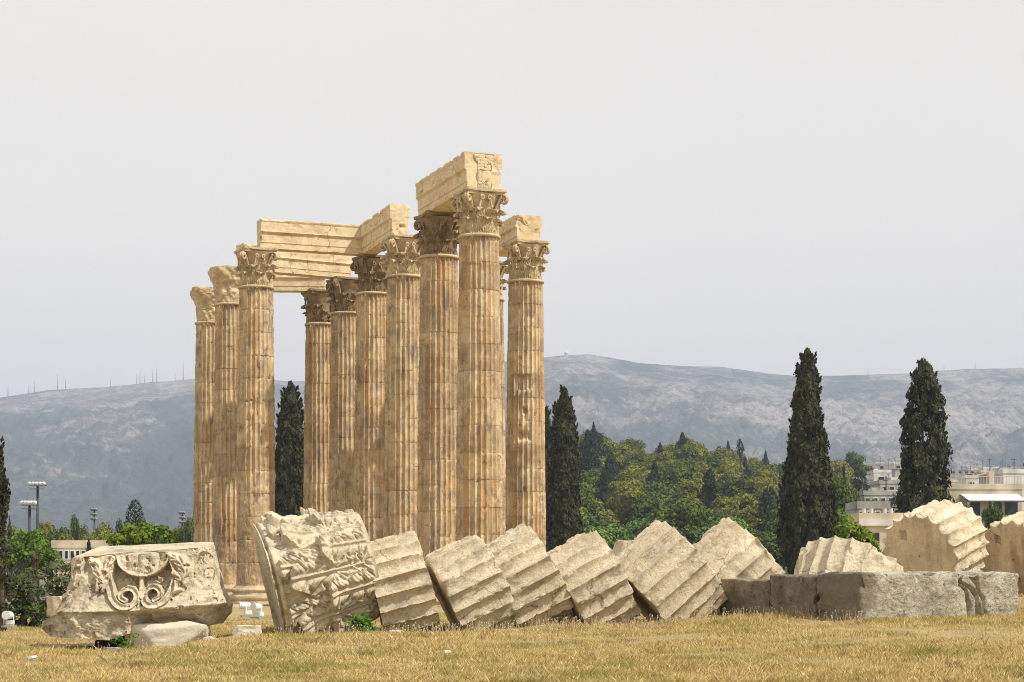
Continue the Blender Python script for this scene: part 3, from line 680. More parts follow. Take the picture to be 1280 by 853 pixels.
def volute_block():
    d = 32.6; s = F/d; c0 = W(178, 740, d)
    nf, ns, nb, nz = 400, 50, 60, 190
    vz = np.linspace(0, 1, nz)
    # py per level depends on x: top line and bottom line
    rowsP = []
    LX = [(684, 94), (692, 93), (715, 95), (735, 91), (748, 86), (758, 77), (770, 66), (780, 56), (790, 55), (797, 64)]
    RX = [(680, 262), (690, 267), (705, 270), (730, 276), (750, 281), (765, 289), (775, 293), (785, 290), (797, 280)]
    pyl = 797-vz*(797-688)
    botY = [(55, 791), (66, 796), (110, 796), (150, 798), (172, 791), (185, 787), (215, 784), (250, 785), (292, 776)]
    topY = [(90, 698), (105, 697), (130, 695.5), (180, 693), (230, 689.5), (262, 684), (292, 682)]
    g = []
    for k in range(nz):
        v = vz[k]; xl = np.interp(pyl[k], *zip(*LX)); xr = np.interp(pyl[k], *zip(*RX))
        t = np.linspace(0, 1, nf); fx = xl+(xr-xl)*t
        fy = np.interp(fx, *zip(*botY))*(1-v)+np.interp(fx, *zip(*topY))*v
        g.append((fx, fy))
    FX = np.array([a for a, b in g]); FY = np.array([b for a, b in g])
    V = np.broadcast_to(vz[:, None], FX.shape)
    T = (FX-FX[:, :1])/(FX[:, -1:]-FX[:, :1])
    # depth of front surface (metres toward the camera)
    ledge = np.interp(FX, [55, 90, 185, 235, 292], [772, 762, 760, 757, 752])
    up = (ledge-FY)
    dep = .42*np.exp(-np.clip(up, 0, 200)/26.)*(up > 0)+(up <= 0)*.42
    dep = .10+dep
    below = np.clip(-up, 0, 60)
    rcv = sst(172, 195, FX); dep = dep-below*.022*rcv-below*.004*(1-rcv)
    dep = dep+.05*sst(3, 0, np.abs(up+2))*(1-rcv*.3)
    n1 = fbm(np.stack([FX*.03, FY*.03, 0*FX], -1), 4, 51); n2 = fbm(np.stack([FX*.12, FY*.12, 0*FX], -1), 4, 52)
    rel = np.zeros_like(dep)
    # sunken field behind scrolls
    D, S = dpoly(FX, FY, smooth_poly([(152, 706), (156, 726), (166, 742), (186, 748), (205, 742), (217, 724), (218, 702)]))
    inside = ((FX-186)/38)**2+((FY-722)/34)**2
    rel -= .17*sst(1.15, .8, inside)
    def ribbon(p, w0, w1, h, crease=True):
        p = smooth_poly(p); D, S = dpoly(FX, FY, p); tot = S.max()+1e-6; w = w0+(w1-w0)*S/tot
        hh = h*np.sqrt(np.clip(1-(D/w)**2, 0, 1)) if not crease else h*sst(1, .75, D/w)*(1-.45*np.exp(-(D/(w*.45))**2))
        return hh
    rel = np.maximum(rel, -.17+0*rel)
    A = ribbon([(146, 700), (144, 716), (148, 733), (155, 749), (166, 757), (178, 756), (183, 747), (179, 738), (171, 735), (164, 739), (163, 746), (169, 750)], 6.4, 3.2, .16)
    B = ribbon([(224, 701), (229, 716), (226, 734), (219, 748), (208, 755), (197, 754), (191, 745), (195, 736), (203, 733), (210, 738), (211, 745), (205, 749)], 6.4, 3.2, .16)
    C = ribbon([(184, 692), (185, 720), (187, 757)], 3.4, 3.0, .17, False)
    rel = np.maximum(rel, np.where(A > 0, A-.06, rel)); rel = np.maximum(rel, np.where(B > 0, B-.06, rel)); rel = np.maximum(rel, np.where(C > 0, C-.12, rel))
    # cup with lip
    cup = sst(1.05, .95, ((FX-186)/33)**2+((FY-694)/27)**2); lip = np.exp(-((((FX-186)/33)**2+((FY-694)/27)**2-.92)/.10)**2)
    flt = .045*np.abs(np.cos((FX-186)*.24)); rel = np.where(cup > .02, np.maximum(rel, (.02+flt)*cup), rel); rel = rel+.09*lip*(FY < 722)
    # leaves left and right of the cup
    def leafp(pts, w, h, nr):
        p = smooth_poly(pts); D, S = dpoly(FX, FY, p); tot = S.max(); wl = w*np.sin(np.clip(S/tot, .08, .95)*np.pi)**.6
        hh = sst(1.05, .6, D/(wl*(1+.25*n2)))*(h+.035*np.abs(np.sin(S*nr*.55+D*.6+2*n1))+.03*np.exp(-(D/1.2)**2))*(1-.5*sst(.1, .4, n2))
        return np.where(D < wl, hh, -1)
    for P_ in ([(122, 700), (133, 714), (141, 731), (140, 738)], [(150, 700), (143, 712), (137, 728), (133, 738)], [(216, 694), (229, 700), (239, 712), (238, 724)], [(226, 716), (234, 722), (233, 732), (228, 740)], [(112, 693), (106, 712), (104, 732)], [(98, 738), (90, 752), (84, 765)]):
        rel = np.maximum(rel, leafp(P_, 9.5, .10, .5))
    # broken scar on the right part
    sc = sst(1.1, .8, (((FX-262)/13)+.2*n2)**2+((FY-712)/22)**2); rel = rel-.07*sc-.05*sc*np.abs(n2)
    scl = sst(.0, .35, n1)*sst(150, 110, FX); rel = rel-.10*scl*(rel <= .02)
    n3 = fbm(np.stack([FX*.35, FY*.35, 0*FX], -1), 3, 53); rel = rel*(1-.45*sst(.05, .4, n1+.5*n2))+.035*n2+.03*n1+.012*n3-.06*sst(.25, .5, n2+.3*n1)
    # left part falls back (corner turned away)
    back = sst(118, 56, FX)**1.3*.9+sst(250, 292, FX)**2*.35
    dep = dep+rel*1.0-back
    Xm = (FX-178)/s; Zm = (740-FY)/s; Ym = -dep-.45
    tilt = (vz-.5)[:, None]*.25
    Ym = Ym+tilt
    front = np.stack([Xm, Ym, Zm], -1)
    # back and sides
    def seg(a, b, n, bulge):
        t = np.linspace(0, 1, n+2)[1:-1][None, :, None]; P = a[:, None, :]*(1-t)+b[:, None, :]*t
        P += np.stack([.05*fbm(P*3, 3, 71), .05*fbm(P*3, 3, 72), .03*fbm(P*3, 3, 73)], -1); return P
    bl = front[:, 0]+np.array([.25, 1.05, .0]); br = front[:, -1]+np.array([-.15, 1.35, .0])
    bl[:, 2] += .22*vz; br[:, 2] += .10*vz
    ringP = np.concatenate([front, seg(front[:, -1], br, ns, 0), br[:, None], seg(br, bl, nb, 0), bl[:, None], seg(bl, front[:, 0], ns, 0)], 1)
    m = MB().grid(ringP, True)
    for k, fl in ((0, True), (-1, False)):
        ring = ringP[k]; cen = ring.mean(0); f = np.linspace(.02, 1, 30); Q = np.array([cen+(ring-cen)*q for q in f])
        Q[..., 2] += .02*fbm(Q*3, 3, 81)*(1-f[:, None]**4); m.grid(Q, True, flip=fl)
    o = m.build('carved_block', M['carved'], auto=60); o.location = c0; 
    tag(o, 'large carved marble block with twin spiral scrolls propped on a stone at left', 'carved stone')
volute_block()
def rock(px, py, d, w, h, dep, seed, matn, name, lab, cat, rz=0, ry=0, group=None, **kw):
    o = rock_mesh(w/2, dep/2, h/2, seed, **kw).build(name, M[matn], auto=38)
    p = W(px, py, d); g_ = float(gz(p.x, p.y)); p.z = max(p.z, g_+.28*h) if w < .7 else p.z; o.location = p; o.rotation_euler = (0, ry, rz); tag(o, lab, cat, group); return o
rock(211, 799, 32.0, 1.66, .70, .9, 17, 'whitestone', 'marble_slab', 'pale broken marble slab propping up the carved scroll block', 'stone', ry=-.06, npl=9)
rock(262, 806, 31.6, .24, .14, .2, 4, 'whitestone', 'stone_chip', 'small white stone chip at right end of the propping slab', 'stone')
rock(254, 801, 34, .36, .22, .3, 8, 'greyrock', 'stone_chip', 'rounded grey stone behind right end of the propping slab', 'stone')
rock(309, 799, 30.9, .56, .28, .4, 6, 'whitestone', 'marble_fragment', 'white squared marble fragment in the grass left of the fallen capital', 'stone', npl=11, amp=.05)
rock(119, 813, 31.9, .34, .22, .3, 9, 'earth', 'dark_stone', 'dark stone in the shadow below the carved scroll block', 'stone')
rock(84, 816, 31.4, .2, .12, .2, 10, 'earth', 'dark_stone', 'small dark stone in grass left below the carved scroll block', 'stone')
rock(140, 802, 32.8, .6, .3, .5, 14, 'earth', 'dark_stone', 'largest dark stone half hidden under the carved scroll block', 'stone')
rock(140, 822, 30.6, .34, .12, .3, 11, 'greyrock', 'flat_stone', 'flat brown stone in the grass in front of the propping slab', 'stone')
rock(71, 758, 44, .50, .56, .5, 12, 'carved', 'carved_fragment', 'small carved marble fragment standing behind left end of the scroll block', 'carved stone', npl=4)
rock(496, 795, 31.5, .3, .13, .2, 13, 'whitestone', 'stone_chip', 'small pale chip in grass under the first fluted drum', 'stone')
rock(783, 699, 38.2, .75, .9, .6, 15, 'drum', 'broken_drum_piece', 'rough broken lump behind the upper left rim of the large tilted drum', 'stone', npl=10)
rock(950, 702, 36.5, 1.2, .9, .9, 21, 'drum', 'broken_drum_piece', 'broken marble lump hidden behind the steep drum and the grey block', 'stone') if False else None
for i, (px, py, w_) in enumerate([(862, 781.5, .17), (1137, 783, .2), (1237, 781, .2), (40, 822, .12), (560, 815, .1)]):
    nm = ['flat pale chip in the grass below the large tilted drum', 'flat pale chip in the grass before the sunlit grey block', 'flat pale chip in the grass near the right end of the grey block', 'tiny chip in the grass at far left', 'tiny pale chip in the grass before the second drum'][i]
    rock(px, py, F*(EYE-.70)/(py-HY), w_, .05, .12, 100+i, 'whitestone', 'stone_chip', nm, 'stone', nu=32, nv=20)
# fallen wall blocks at right
def shade_lichenrock():  # dark left end: lichen together with that end's shade, painted in
    m = M['greyrock'].copy(); m.name = 'limestone_with_lichen_and_painted_shade'; nt = m.node_tree; n = N(nt); b = nt.nodes['Principled BSDF']
    src = b.inputs['Base Color'].links[0].from_socket; o = n.coord(); sx = n.new('ShaderNodeSeparateXYZ'); n.L(o, sx.inputs[0])
    k = n.math('ADD', n.math('MULTIPLY', sx.outputs[0], -.9), n.math('MULTIPLY', n.noise(o, 2.2, 7, .75), 1.6)); k = n.math('ADD', k, n.math('MULTIPLY', sx.outputs[2], .35))
    c = n.mix(n.ramp(n.math('DIVIDE', k, 3.2), [(.715, 0.), (.77, 1.)]), src, (.30, .25, .18)); n.L(c, b.inputs['Base Color']); return m
M['shade_lichenrock'] = shade_lichenrock()
def wallblock(p0, p1, zt0, zb, dep, seed, matn, lab, amp=.05, back=1, cracks=()):
    a = Vector((p0[0], p0[1])); b = Vector((p1[0], p1[1])); L = (b-a).length; dirn = (b-a)/L; nrm = Vector((-dirn.y, dirn.x))*back
    h = zt0-zb; o = roughbox(L, dep, h, seed, amp, .025, .014, 4.2, cracks).build('stone_block', M[matn], auto=50)
    c = (a+b)/2+nrm*dep/2; o.location = (c.x, c.y, zb+h/2); o.rotation_euler.z = math.atan2(dirn.y, dirn.x)
    tag(o, lab, 'stone block', 'grey stone blocks in front of the fallen drums'); return o
K = W(1075, 717, 31.0); 
def at(px, d): p = W(px, 700, d); return (p.x, p.y)
wallblock(at(1077, 31.0), at(1273, 33.2), 1.675, .62, 1.1, 81, 'shade_lichenrock', 'sunlit pitted limestone block with deep cracks at the right', .05, cracks=((.62, -.3, .035, .16), (.86, -.55, .05, .14), (1.02, -.35, .03, .10)))
wallblock((4.62, 32.92), (5.275, 31.93), 1.635, .58, .95, 83, 'shaderock', 'middle dark block of the shaded row', .035)
wallblock((3.84, 34.08), (4.605, 32.945), 1.55, .55, .95, 84, 'shaderock', 'leftmost dark shaded block partly covering the steep drum', .035)
# ------------------------------------------------------------ white floodlight fittings on the grass
def floodlight(px, py, d, yaw, lab, sc=1.):
    p = W(px, py, d); t = empty('floodlight', p, yaw); tag(t, lab, 'floodlight', 'white ground floodlights')
    h = MB(); h.tube([(-.2, 0, .42), (-.17, 0, .42), (.05, 0, .42), (.14, 0, .42), (.2, 0, .42)], [.10, .14, .14, .12, .07], 20); h.build('housing', M['whitemetal'], t, auto=40)
    r = MB(); r.tube([(-.24, 0, .42), (-.20, 0, .42)], [.155, .155], 20); r.build('rim', M['whitemetal'], t, auto=40)
    f = MB(); f.tube([(0, -.18, .42), (0, -.18, .1), (0, -.18, .05), (0, .18, .05), (0, .18, .1), (0, .18, .42)], .018, 6); f.build('bracket', M['whitemetal'], t)
    b = MB(); b.box((0, 0, .02), (.34, .42, .06)); b.build('base_plate', M['greymetal'], t, smooth=False)
    x = MB(); x.box((.1, 0, .16), (.26, .22, .14)); x.build('control_box', M['whitemetal'], t, smooth=False)
    t.scale = (sc,)*3; return t
floodlight(307, 771, 46, .3, 'white floodlight left one of the pair between the scroll block and fallen capital', .66)
floodlight(322, 773, 44.5, 1.0, 'white floodlight nearest the fallen capital, turned to the columns', .66)
floodlight(11, 784, 40, 1.4, 'white floodlight on the grass at the far left beside the shrubs', .62)
# ------------------------------------------------------------ foliage
def quads(P, Nn, S, rg, asp=1.0, upb=None):
    n = len(P); r = rg.normal(size=(n, 3)); 
    if upb is not None: r = r*(1-upb)+np.array([0, 0, 1.])*upb*2
    b = r-(r*Nn).sum(1)[:, None]*Nn; b /= np.linalg.norm(b, axis=1)[:, None]+1e-9; t = np.cross(b, Nn)
    S = S[:, None]; t = t*S*.5; b = b*S*.5*asp
    V = np.stack([P-b*.9, P+t*.8-b*.1, P+b*1.1, P-t*.8+b*.1], 1)
    V += rg.normal(size=V.shape)*S[:, None]*.08
    return V.reshape(-1, 3), np.arange(n*4).reshape(-1, 4)
def crown_lobes(lobes, nper, size, seed, asp=1., flat_=.75):
    rg = np.random.default_rng(seed); m = MB()
    for (c, r) in lobes:
        n = int(nper*(r**2)); D = rg.normal(size=(n, 3)); D /= np.linalg.norm(D, axis=1)[:, None]
        D[:, 2] = np.where(D[:, 2] < -.3, -D[:, 2]*.6, D[:, 2]); rr = r*(rg.uniform(.45, 1.08, n)**.45)
        rr *= 1+.25*fbm(D*2+seed, 2, seed)
        P = np.array(c)+D*rr[:, None]*np.array([1, 1, flat_])
        Nn = D+rg.normal(size=(n, 3))*.45; Nn[:, 2] += .15; Nn /= np.linalg.norm(Nn, axis=1)[:, None]
        V, Q = quads(P, Nn, size*rg.uniform(.6, 1.3, n), rg, asp); m.add(V, Q)
    return m
def trunk_mesh(h, r, seed, limbs=()):
    rg = np.random.default_rng(seed); m = MB(); pts = [(.12*h*.1*math.sin(q*3+seed), .1*h*.1*math.cos(q*2.2+seed)-.05*h*.1, h*q) for q in np.linspace(0, 1, 7)]
    m.tube(pts, np.linspace(r, r*.45, 7), 8)
    for c, rr in limbs:
        a = pts[4]; m.tube([a, ((a[0]+c[0])/2, (a[1]+c[1])/2, (a[2]+c[2])/2-.05*h), (c[0], c[1], c[2])], [r*.4, r*.28, r*.12], 6)
    return m
def pine(seed, H, Wd, mt, nl=12, size=.5, nper=70, low=.3, label=None):
    rg = np.random.default_rng(seed); lobes = []
    for i in range(nl):
        a = rg.uniform(0, 2*math.pi); q = rg.uniform(0, 1)**.6; zz = rg.uniform(low, .95); env = math.sin(min(1, (1-zz)/(1-low)*.9+.18)*math.pi*.5)
        lobes.append(((Wd/2*q*env*math.cos(a)*.85, Wd/2*q*env*math.sin(a)*.85, H*zz*.93), Wd*rg.uniform(.14, .25)))
    lobes.append(((0, 0, H*.80), Wd*.24)); lobes.append(((0, 0, H*.58), Wd*.33))
    t = empty('pine_tree'); trunk_mesh(H*.75, H*.022, seed, lobes[:5]).build('trunk', M['bark'], t)
    crown_lobes(lobes, nper, size, seed).build('crown', M[mt], t, smooth=False); return t
def conifer(seed, H, Wd, mt, size=.5, n=2600, name='conifer_tree', pw=.9, lump=.28, top=.02):
    rg = np.random.default_rng(seed); t = empty(name)
    trunk_mesh(H*.6, H*.014, seed).build('trunk', M['bark'], t)
    z = 1-rg.uniform(0, 1, n)**.62; z = z*.985+.015; a = rg.uniform(0, 2*math.pi, n)
    R = Wd/2*((1-z)**pw+top)*sst(0, .08, z)
    D = np.stack([np.cos(a), np.sin(a), 0*a], -1)
    L = fbm(np.stack([np.cos(a)*1.6, np.sin(a)*1.6, z*H*.9], -1)+seed, 2, seed)
    rr = R*rg.uniform(.35, 1.05, n)**.5*(1+lump*2*L)
    P = D*rr[:, None]; P[:, 2] = z*H
    Nn = D+rg.normal(size=(n, 3))*.5+np.array([0, 0, .25]); Nn /= np.linalg.norm(Nn, axis=1)[:, None]
    V, Q = quads(P, Nn, size*rg.uniform(.6, 1.3, n), rg, 1.3, .4)
    MB().add(V, Q).build('crown', M[mt], t, smooth=False); return t
def cypress(seed, H, prof, n, size, name='cypress_tree', lump=.23, gap=0.):
    """prof: list of (height fraction, radius m)"""
    rg = np.random.default_rng(seed); t = empty(name)
    trunk_mesh(H*.85, .22, seed).build('trunk', M['bark'], t)
    zz = np.array([p[0] for p in prof]); rr_ = np.array([p[1] for p in prof])
    zs = np.linspace(0, 1, 400); w = np.interp(zs, zz, rr_)+.05; cdf = np.cumsum(w); cdf /= cdf[-1]
    z = np.interp(rg.uniform(0, 1, n), cdf, zs); a = rg.uniform(0, 2*math.pi, n); R = np.interp(z, zz, rr_)
    C = np.stack([np.cos(a)*R*.9, np.sin(a)*R*.9, z*H*.55], -1)
    L = fbm(C*1.1+seed*3, 3, seed); L2 = fbm(C*2.9+seed, 2, seed+3)
    dep = rg.uniform(0, 1, n)**.5
    rr = R*(.30+.72*dep)*(1+lump*1.6*L+lump*1.3*L2)
    P = np.stack([np.cos(a)*rr, np.sin(a)*rr, z*H+.25*L2], -1)
    keep = rg.uniform(0, 1, n) > gap*sst(.06, -.16, L)
    P = P[keep]; n = len(P); a = a[keep]
    Nn = np.stack([np.cos(a), np.sin(a), .3+0*a], -1)+rg.normal(size=(n, 3))*.42; Nn /= np.linalg.norm(Nn, axis=1)[:, None]
    V, Q = quads(P, Nn, size*rg.uniform(.55, 1.3, n), rg, 1.7, .6)
    m = MB().add(V, Q)
    # tufts sticking out of the silhouette
    k = 260; az = rg.uniform(0, 2*math.pi, k); zt = np.interp(rg.uniform(0, 1, k), cdf, zs); Rt = np.interp(zt, zz, rr_)
    for i in range(k):
        c = np.array([math.cos(az[i])*Rt[i]*1.0, math.sin(az[i])*Rt[i]*1.0, zt[i]*H]); nn = 40
        q = rg.uniform(0, 1, nn)[:, None]; dirn = np.array([math.cos(az[i])*.5, math.sin(az[i])*.5, 1.0]); 
        PP = c+dirn*q*.55*rg.uniform(.5, 1.2)+rg.normal(size=(nn, 3))*.11*(1.1-q); NN = rg.normal(size=(nn, 3))+np.array([math.cos(az[i]), math.sin(az[i]), 0]); NN /= np.linalg.norm(NN, axis=1)[:, None]
        V, Q = quads(PP, NN, size*rg.uniform(.5, 1., nn), rg, 1.6, .6); m.add(V, Q)
    m.build('crown', M['cyp'], t, smooth=False); return t
def put(t, px, d, lab, cat='tree', group=None, z=None):
    p = W(px, 700, d); zz = float(gz(p.x, p.y)) if z is None else z
    t.location = (p.x, p.y, zz); tag(t, lab, cat, group); return t
def Htop(py, d, px): p = W(px, py, d); return p.z-float(gz(p.x, p.y))
# five cypresses
d = 170; H = Htop(438, d, 1009); s = F/d
put(cypress(1, H, [(0, 1.2), (.12, 28/s), (.26, 34/s), (.4, 31/s), (.55, 23/s), (.7, 18/s), (.85, 14/s), (.95, 9/s), (1, 2.0/s)], 52000, .27), 1009, d, 'tallest dense cypress rising between the steep drum and the low lying drum', group='dark cypresses around the ruin')
d = 185; H = Htop(449, d, 1155); s = F/d
put(cypress(2, H, [(0, 1.2), (.15, 29/s), (.3, 32/s), (.42, 27/s), (.6, 25/s), (.75, 21/s), (.87, 17/s), (.95, 10/s), (1, 2.0/s)], 30000, .30, lump=.42, gap=1.), 1155, d, 'ragged open cypress at the right with light showing through, above the big drum', group='dark cypresses around the ruin')
d = 190; H = Htop(486, d, 705); s = F/d
put(cypress(3, H, [(0, 1), (.1, 18/s), (.35, 20/s), (.6, 17/s), (.8, 14/s), (.92, 10/s), (1, 2./s)], 42000, .25), 705, d, 'slender cypress immediately right of the rightmost column', group='dark cypresses around the ruin')
d = 215; H = Htop(510, d, 683); s = F/d
put(cypress(4, H, [(0, 1), (.1, 8/s), (.5, 8/s), (.8, 6/s), (1, 1./s)], 15000, .3), 684, d, 'thin cypress half hidden by the edge of the rightmost column', group='dark cypresses around the ruin')
d = 180; H = Htop(478, d, 367); s = F/d
put(cypress(5, H, [(0, 1), (.1, 20/s), (.35, 22/s), (.6, 19/s), (.8, 15/s), (.92, 11/s), (1, 2./s)], 42000, .27), 363, d, 'dark cypress seen through the open gap between the left and middle columns', group='dark cypresses around the ruin')
d = 85; s = F/d
put(cypress(6, Htop(543, d, -8), [(0, .3), (.3, 5/s), (.6, 19/s), (.8, 15/s), (.95, 8/s), (1, 1./s)], 26000, .16), -15, d, 'cypress cut off by the left edge of the picture', group='dark cypresses around the ruin')
# hill wood: kinds
def stash(t): t.location = (0, -500, 0); return t
kinds = []
for i in range(4): kinds.append(('o', pine(200+i, 10, 9.5, 'pine', 14, .50, 64)))
for i in range(3): kinds.append(('g', pine(210+i, 10, 9.5, 'pine2', 13, .50, 64)))
for i in range(2): kinds.append(('b', pine(220+i, 9, 10, 'leafy', 14, .46, 64, low=.22)))
for i in range(3): kinds.append(('d', conifer(230+i, 13, 6.5+i, 'darkcon', .5, 2600, pw=[.9, .7, .55][i], lump=.5)))
LAB = {'o': 'olive yellow pine', 'g': 'dull green pine', 'b': 'fresh green tree', 'd': 'dark pointed conifer'}
trees = {k: [kidtree(t) for kk, t in kinds if kk == k] for k in 'ogbd'}
used = set(); rg = np.random.default_rng(99); cnt = 0
cand = []
for row in range(34):
    dd = 262+row*11.0+(row*row)*.0
    w = 7.8*F/dd
    x = 640+rg.uniform(0, w)
    while x < 1075:
        cand.append((x+rg.normal()*w*.25, dd+rg.normal()*4)); x += w*rg.uniform(.8, 1.25)
def side(px):
    for a, b, t in ((0, 686, 'just right of the rightmost column'), (686, 728, 'behind the slender cypress'), (728, 800, 'above the fourth fallen drum'), (800, 860, 'above the large tilted drum'), (860, 930, 'above the steep second-last drum'), (930, 985, 'left of the tallest cypress'), (985, 1040, 'behind the tallest cypress'), (1040, 2000, 'right of the tallest cypress')):
        if a <= px < b: return t
for x, dd in cand:
    if cnt >= 290: break
    if x < 668 or dd > 628: continue
    t_ = (dd-262)/360
    if rg.uniform() < .06: continue
    r = rg.uniform()
    if dd > 540: k = 'd' if r < (.30 if x > 860 else .05) else ('o' if r < .8 else 'g')
    elif dd < 320: k = 'b' if x < 830 else ('g' if r < .7 else 'b')
    else: k = 'o' if r < .56 else ('g' if r < .84 else 'd')
    tr = trees[k][int(rg.integers(len(trees[k])))]
    if id(tr) in used: t = copyt(tr)
    else: used.add(id(tr)); t = tr[0]
    P = W(x, 700, dd); sc = rg.uniform(.75, 1.2)*(1.0 if dd < 500 else .95)
    t.location = (P.x, P.y, float(gz(P.x, P.y))-.3); t.scale = (sc*rg.uniform(.9, 1.1), sc, sc*rg.uniform(.85, 1.12)); t.rotation_euler = (0, 0, rg.uniform(0, 6.28))
    bd = 'at the foot' if dd < 320 else ('low' if dd < 410 else ('high' if dd < 530 else 'on the crest'))
    t.name = 'conifer_tree' if k == 'd' else ('leafy_tree' if k == 'b' else 'pine_tree')
    tag(t, LAB[k]+' '+bd+(' on' if bd in ('low', 'high') else ' of')+' the hill, '+side(x), 'tree', 'trees covering the wooded hill'); cnt += 1
def inst(k, i): return copyt(trees[k][i % len(trees[k])])
def single(k, i, px, d, top, w, lab, nm='tree', grp=None, rz=0):
    t = inst(k, i); p = W(px, 700, d); z = float(gz(p.x, p.y)); H0 = {'o': 10, 'g': 10, 'b': 9, 'd': 13}[k]; W0 = {'o': 9.5, 'g': 9.5, 'b': 10, 'd': 5.5}[k]
    h = EYE+(HY-top)*d/F-z; t.location = (p.x, p.y, z-.2); sw = (w*d/F)/W0; t.scale = (sw, sw, h/H0); t.rotation_euler = (0, 0, rz)
    t.name = {'o': 'pine_tree', 'g': 'pine_tree', 'b': 'leafy_tree', 'd': 'conifer_tree'}[k]
    tag(t, lab, 'tree', grp); return t
G = 'trees in the far left tree belt'
single('d', 0, 1055, 330, 578, 14, 'small dark pointed conifer just left of the roofs and right of the tallest cypress')
single('g', 1, 1043, 240, 600, 60, 'dull green round tree half behind the right side of the tallest cypress')
single('b', 0, 1050, 225, 634, 62, 'fresh green tree low down right of the tallest cypress')
single('d', 1, 742, 470, 527, 15, 'tallest pointed dark conifer standing out above the left of the wooded hill')
single('d', 2, 925, 600, 548, 14, 'pointed dark conifer sticking up above the crest left of the tallest cypress')
single('d', 1, 910, 600, 550, 12, 'second pointed dark conifer sticking up above the crest left of the tallest cypress')
single('d', 0, 957, 585, 563, 20, 'broad dark conifer at the right end of the hill crest')
# left belt
bel = [(-20, 300, 650, 50, 'g'), (18, 310, 655, 45, 'o'), (60, 300, 652, 50, 'o'), (95, 320, 658, 48, 'g'), (130, 300, 655, 52, 'o'), (158, 330, 657, 46, 'g'), (190, 300, 655, 50, 'g'), (215, 320, 658, 40, 'o'), (240, 290, 647, 42, 'g'), (38, 260, 668, 50, 'g'), (110, 262, 667, 46, 'o'), (85, 240, 664, 34, 'o'), (140, 250, 666, 46, 'o'), (175, 240, 668, 46, 'g'), (215, 250, 664, 46, 'g'), (75, 285, 660, 40, 'g')]
nms = ['at the far left edge', 'left of the two lamp masts', 'just right of the taller lamp mast', 'left of the middle lamp mast', 'behind the middle lamp mast', 'left of the dark domed tree', 'behind the bright pine', 'right behind the bright pine', 'touching the leftmost column', 'under the lamp masts', 'above the pale building left end', 'left of the pale building', 'above the pale building', 'behind the small dark conifer', 'between bright pine and leftmost column', 'between the taller and the middle lamp mast']
for i, (px, d, top, w, k) in enumerate(bel): single(k, i, px, d, top, w, ('olive ' if k == 'o' else 'dark green ')+'tree of the far belt '+nms[i], grp=G, rz=i)
single('d', 0, 96, 235, 645, 7, 'tiny pointed conifer right of the lamp masts', grp=G); single('d', 1, 78, 245, 661, 6, 'thin pointed conifer just right of the taller lamp mast', grp=G)
single('g', 0, 94, 280, 645, 18, 'olive pine poking above the belt between the lamp masts', grp=G)
single('d', 2, 12, 235, 643, 6, 'narrow conifer at far left, right one of a close pair', grp=G); single('d', 1, 4, 240, 640, 7, 'narrow conifer at far left, left one of a close pair', grp=G)
t = conifer(301, 13, 7.2, 'darkcon', .22, 9000, pw=.45, lump=.16, top=.05); p = W(169, 700, 125); h = Htop(624, 125, 169); t.location = (p.x, p.y, float(gz(p.x, p.y))); k_ = h/13; t.scale = (.36, .36, k_)
tag(t, 'dark domed tree rising behind the bright green pine at left', 'tree')
t = conifer(302, 9, 5, 'darkcon', .2, 5000, pw=.6, top=.05); p = W(149, 700, 130); t.location = (p.x, p.y, float(gz(p.x, p.y))); t.scale = (.35, .35, Htop(648, 130, 149)/9); tag(t, 'small dark tree at left side of the dark domed tree', 'tree')
t = conifer(303, 4, 2.2, 'darkcon', .14, 4500, pw=.5, top=.05); p = W(111, 700, 75); t.location = (p.x, p.y, float(gz(p.x, p.y))-.2); t.scale = (.28, .28, (Htop(675, 75, 111)+.2)/4); tag(t, 'small dark round topped shrub in front of the pale building', 'shrub')
t = conifer(304, 4, 2.2, 'darkcon', .12, 3500, pw=.5, top=.05); p = W(91, 700, 62); t.location = (p.x, p.y, float(gz(p.x, p.y))-.2); t.scale = (.2, .2, (Htop(690, 62, 91)+.2)/4); tag(t, 'smallest dark shrub peeping over left end of the scroll block', 'shrub')
for q in [o for o in list(bpy.data.objects) if o.type == 'EMPTY' and o.parent is None and o.location.length < .01]: pass
# bright pine
def near_crown(name, px, d, lobes_px, mt, size, nper, lab, cat='tree', seed=1, trunkh=None):
    p = W(px, 700, d); z = float(gz(p.x, p.y)); t = empty(name, (p.x, p.y, z)); rg = np.random.default_rng(seed); L = []
    for (lx, ly, lr) in lobes_px:
        q = W(lx, ly, d); L.append(((q.x-p.x, rg.normal()*lr*d/F*.6, q.z-z), lr*d/F))
    top = max(l[0][2] for l in L)
    trunk_mesh(max(.5, top*.8), .05+.02*top, seed, L[:5]).build('trunk', M['bark'], t)
    crown_lobes(L, nper, size, seed).build('crown', M[mt], t, smooth=False); tag(t, lab, cat); return t
near_crown('pine_tree', 180, 90, [(180, 672, 17), (150, 676, 13), (163, 664, 12), (198, 668, 14), (214, 676, 12), (145, 688, 12), (165, 688, 15), (190, 690, 15), (212, 690, 12), (184, 660, 8), (222, 684, 7), (140, 678, 6), (205, 661, 6), (176, 655, 5), (170, 700, 16), (200, 700, 16), (222, 667, 3.5), (156, 661, 4)], 'bright', .20, 700, 'bright yellow green pine bush above the scroll block at left', seed=5)
near_crown('leafy_tree', 42, 52, [(20, 682, 14), (38, 676, 15), (56, 684, 14), (66, 694, 10), (30, 695, 16), (52, 700, 16), (12, 700, 12), (40, 712, 14), (48, 668, 8), (28, 668, 7), (72, 703, 7)], 'leafy', .10, 2400, 'fresh green leafy tree behind the shrubs at far left', seed=6)
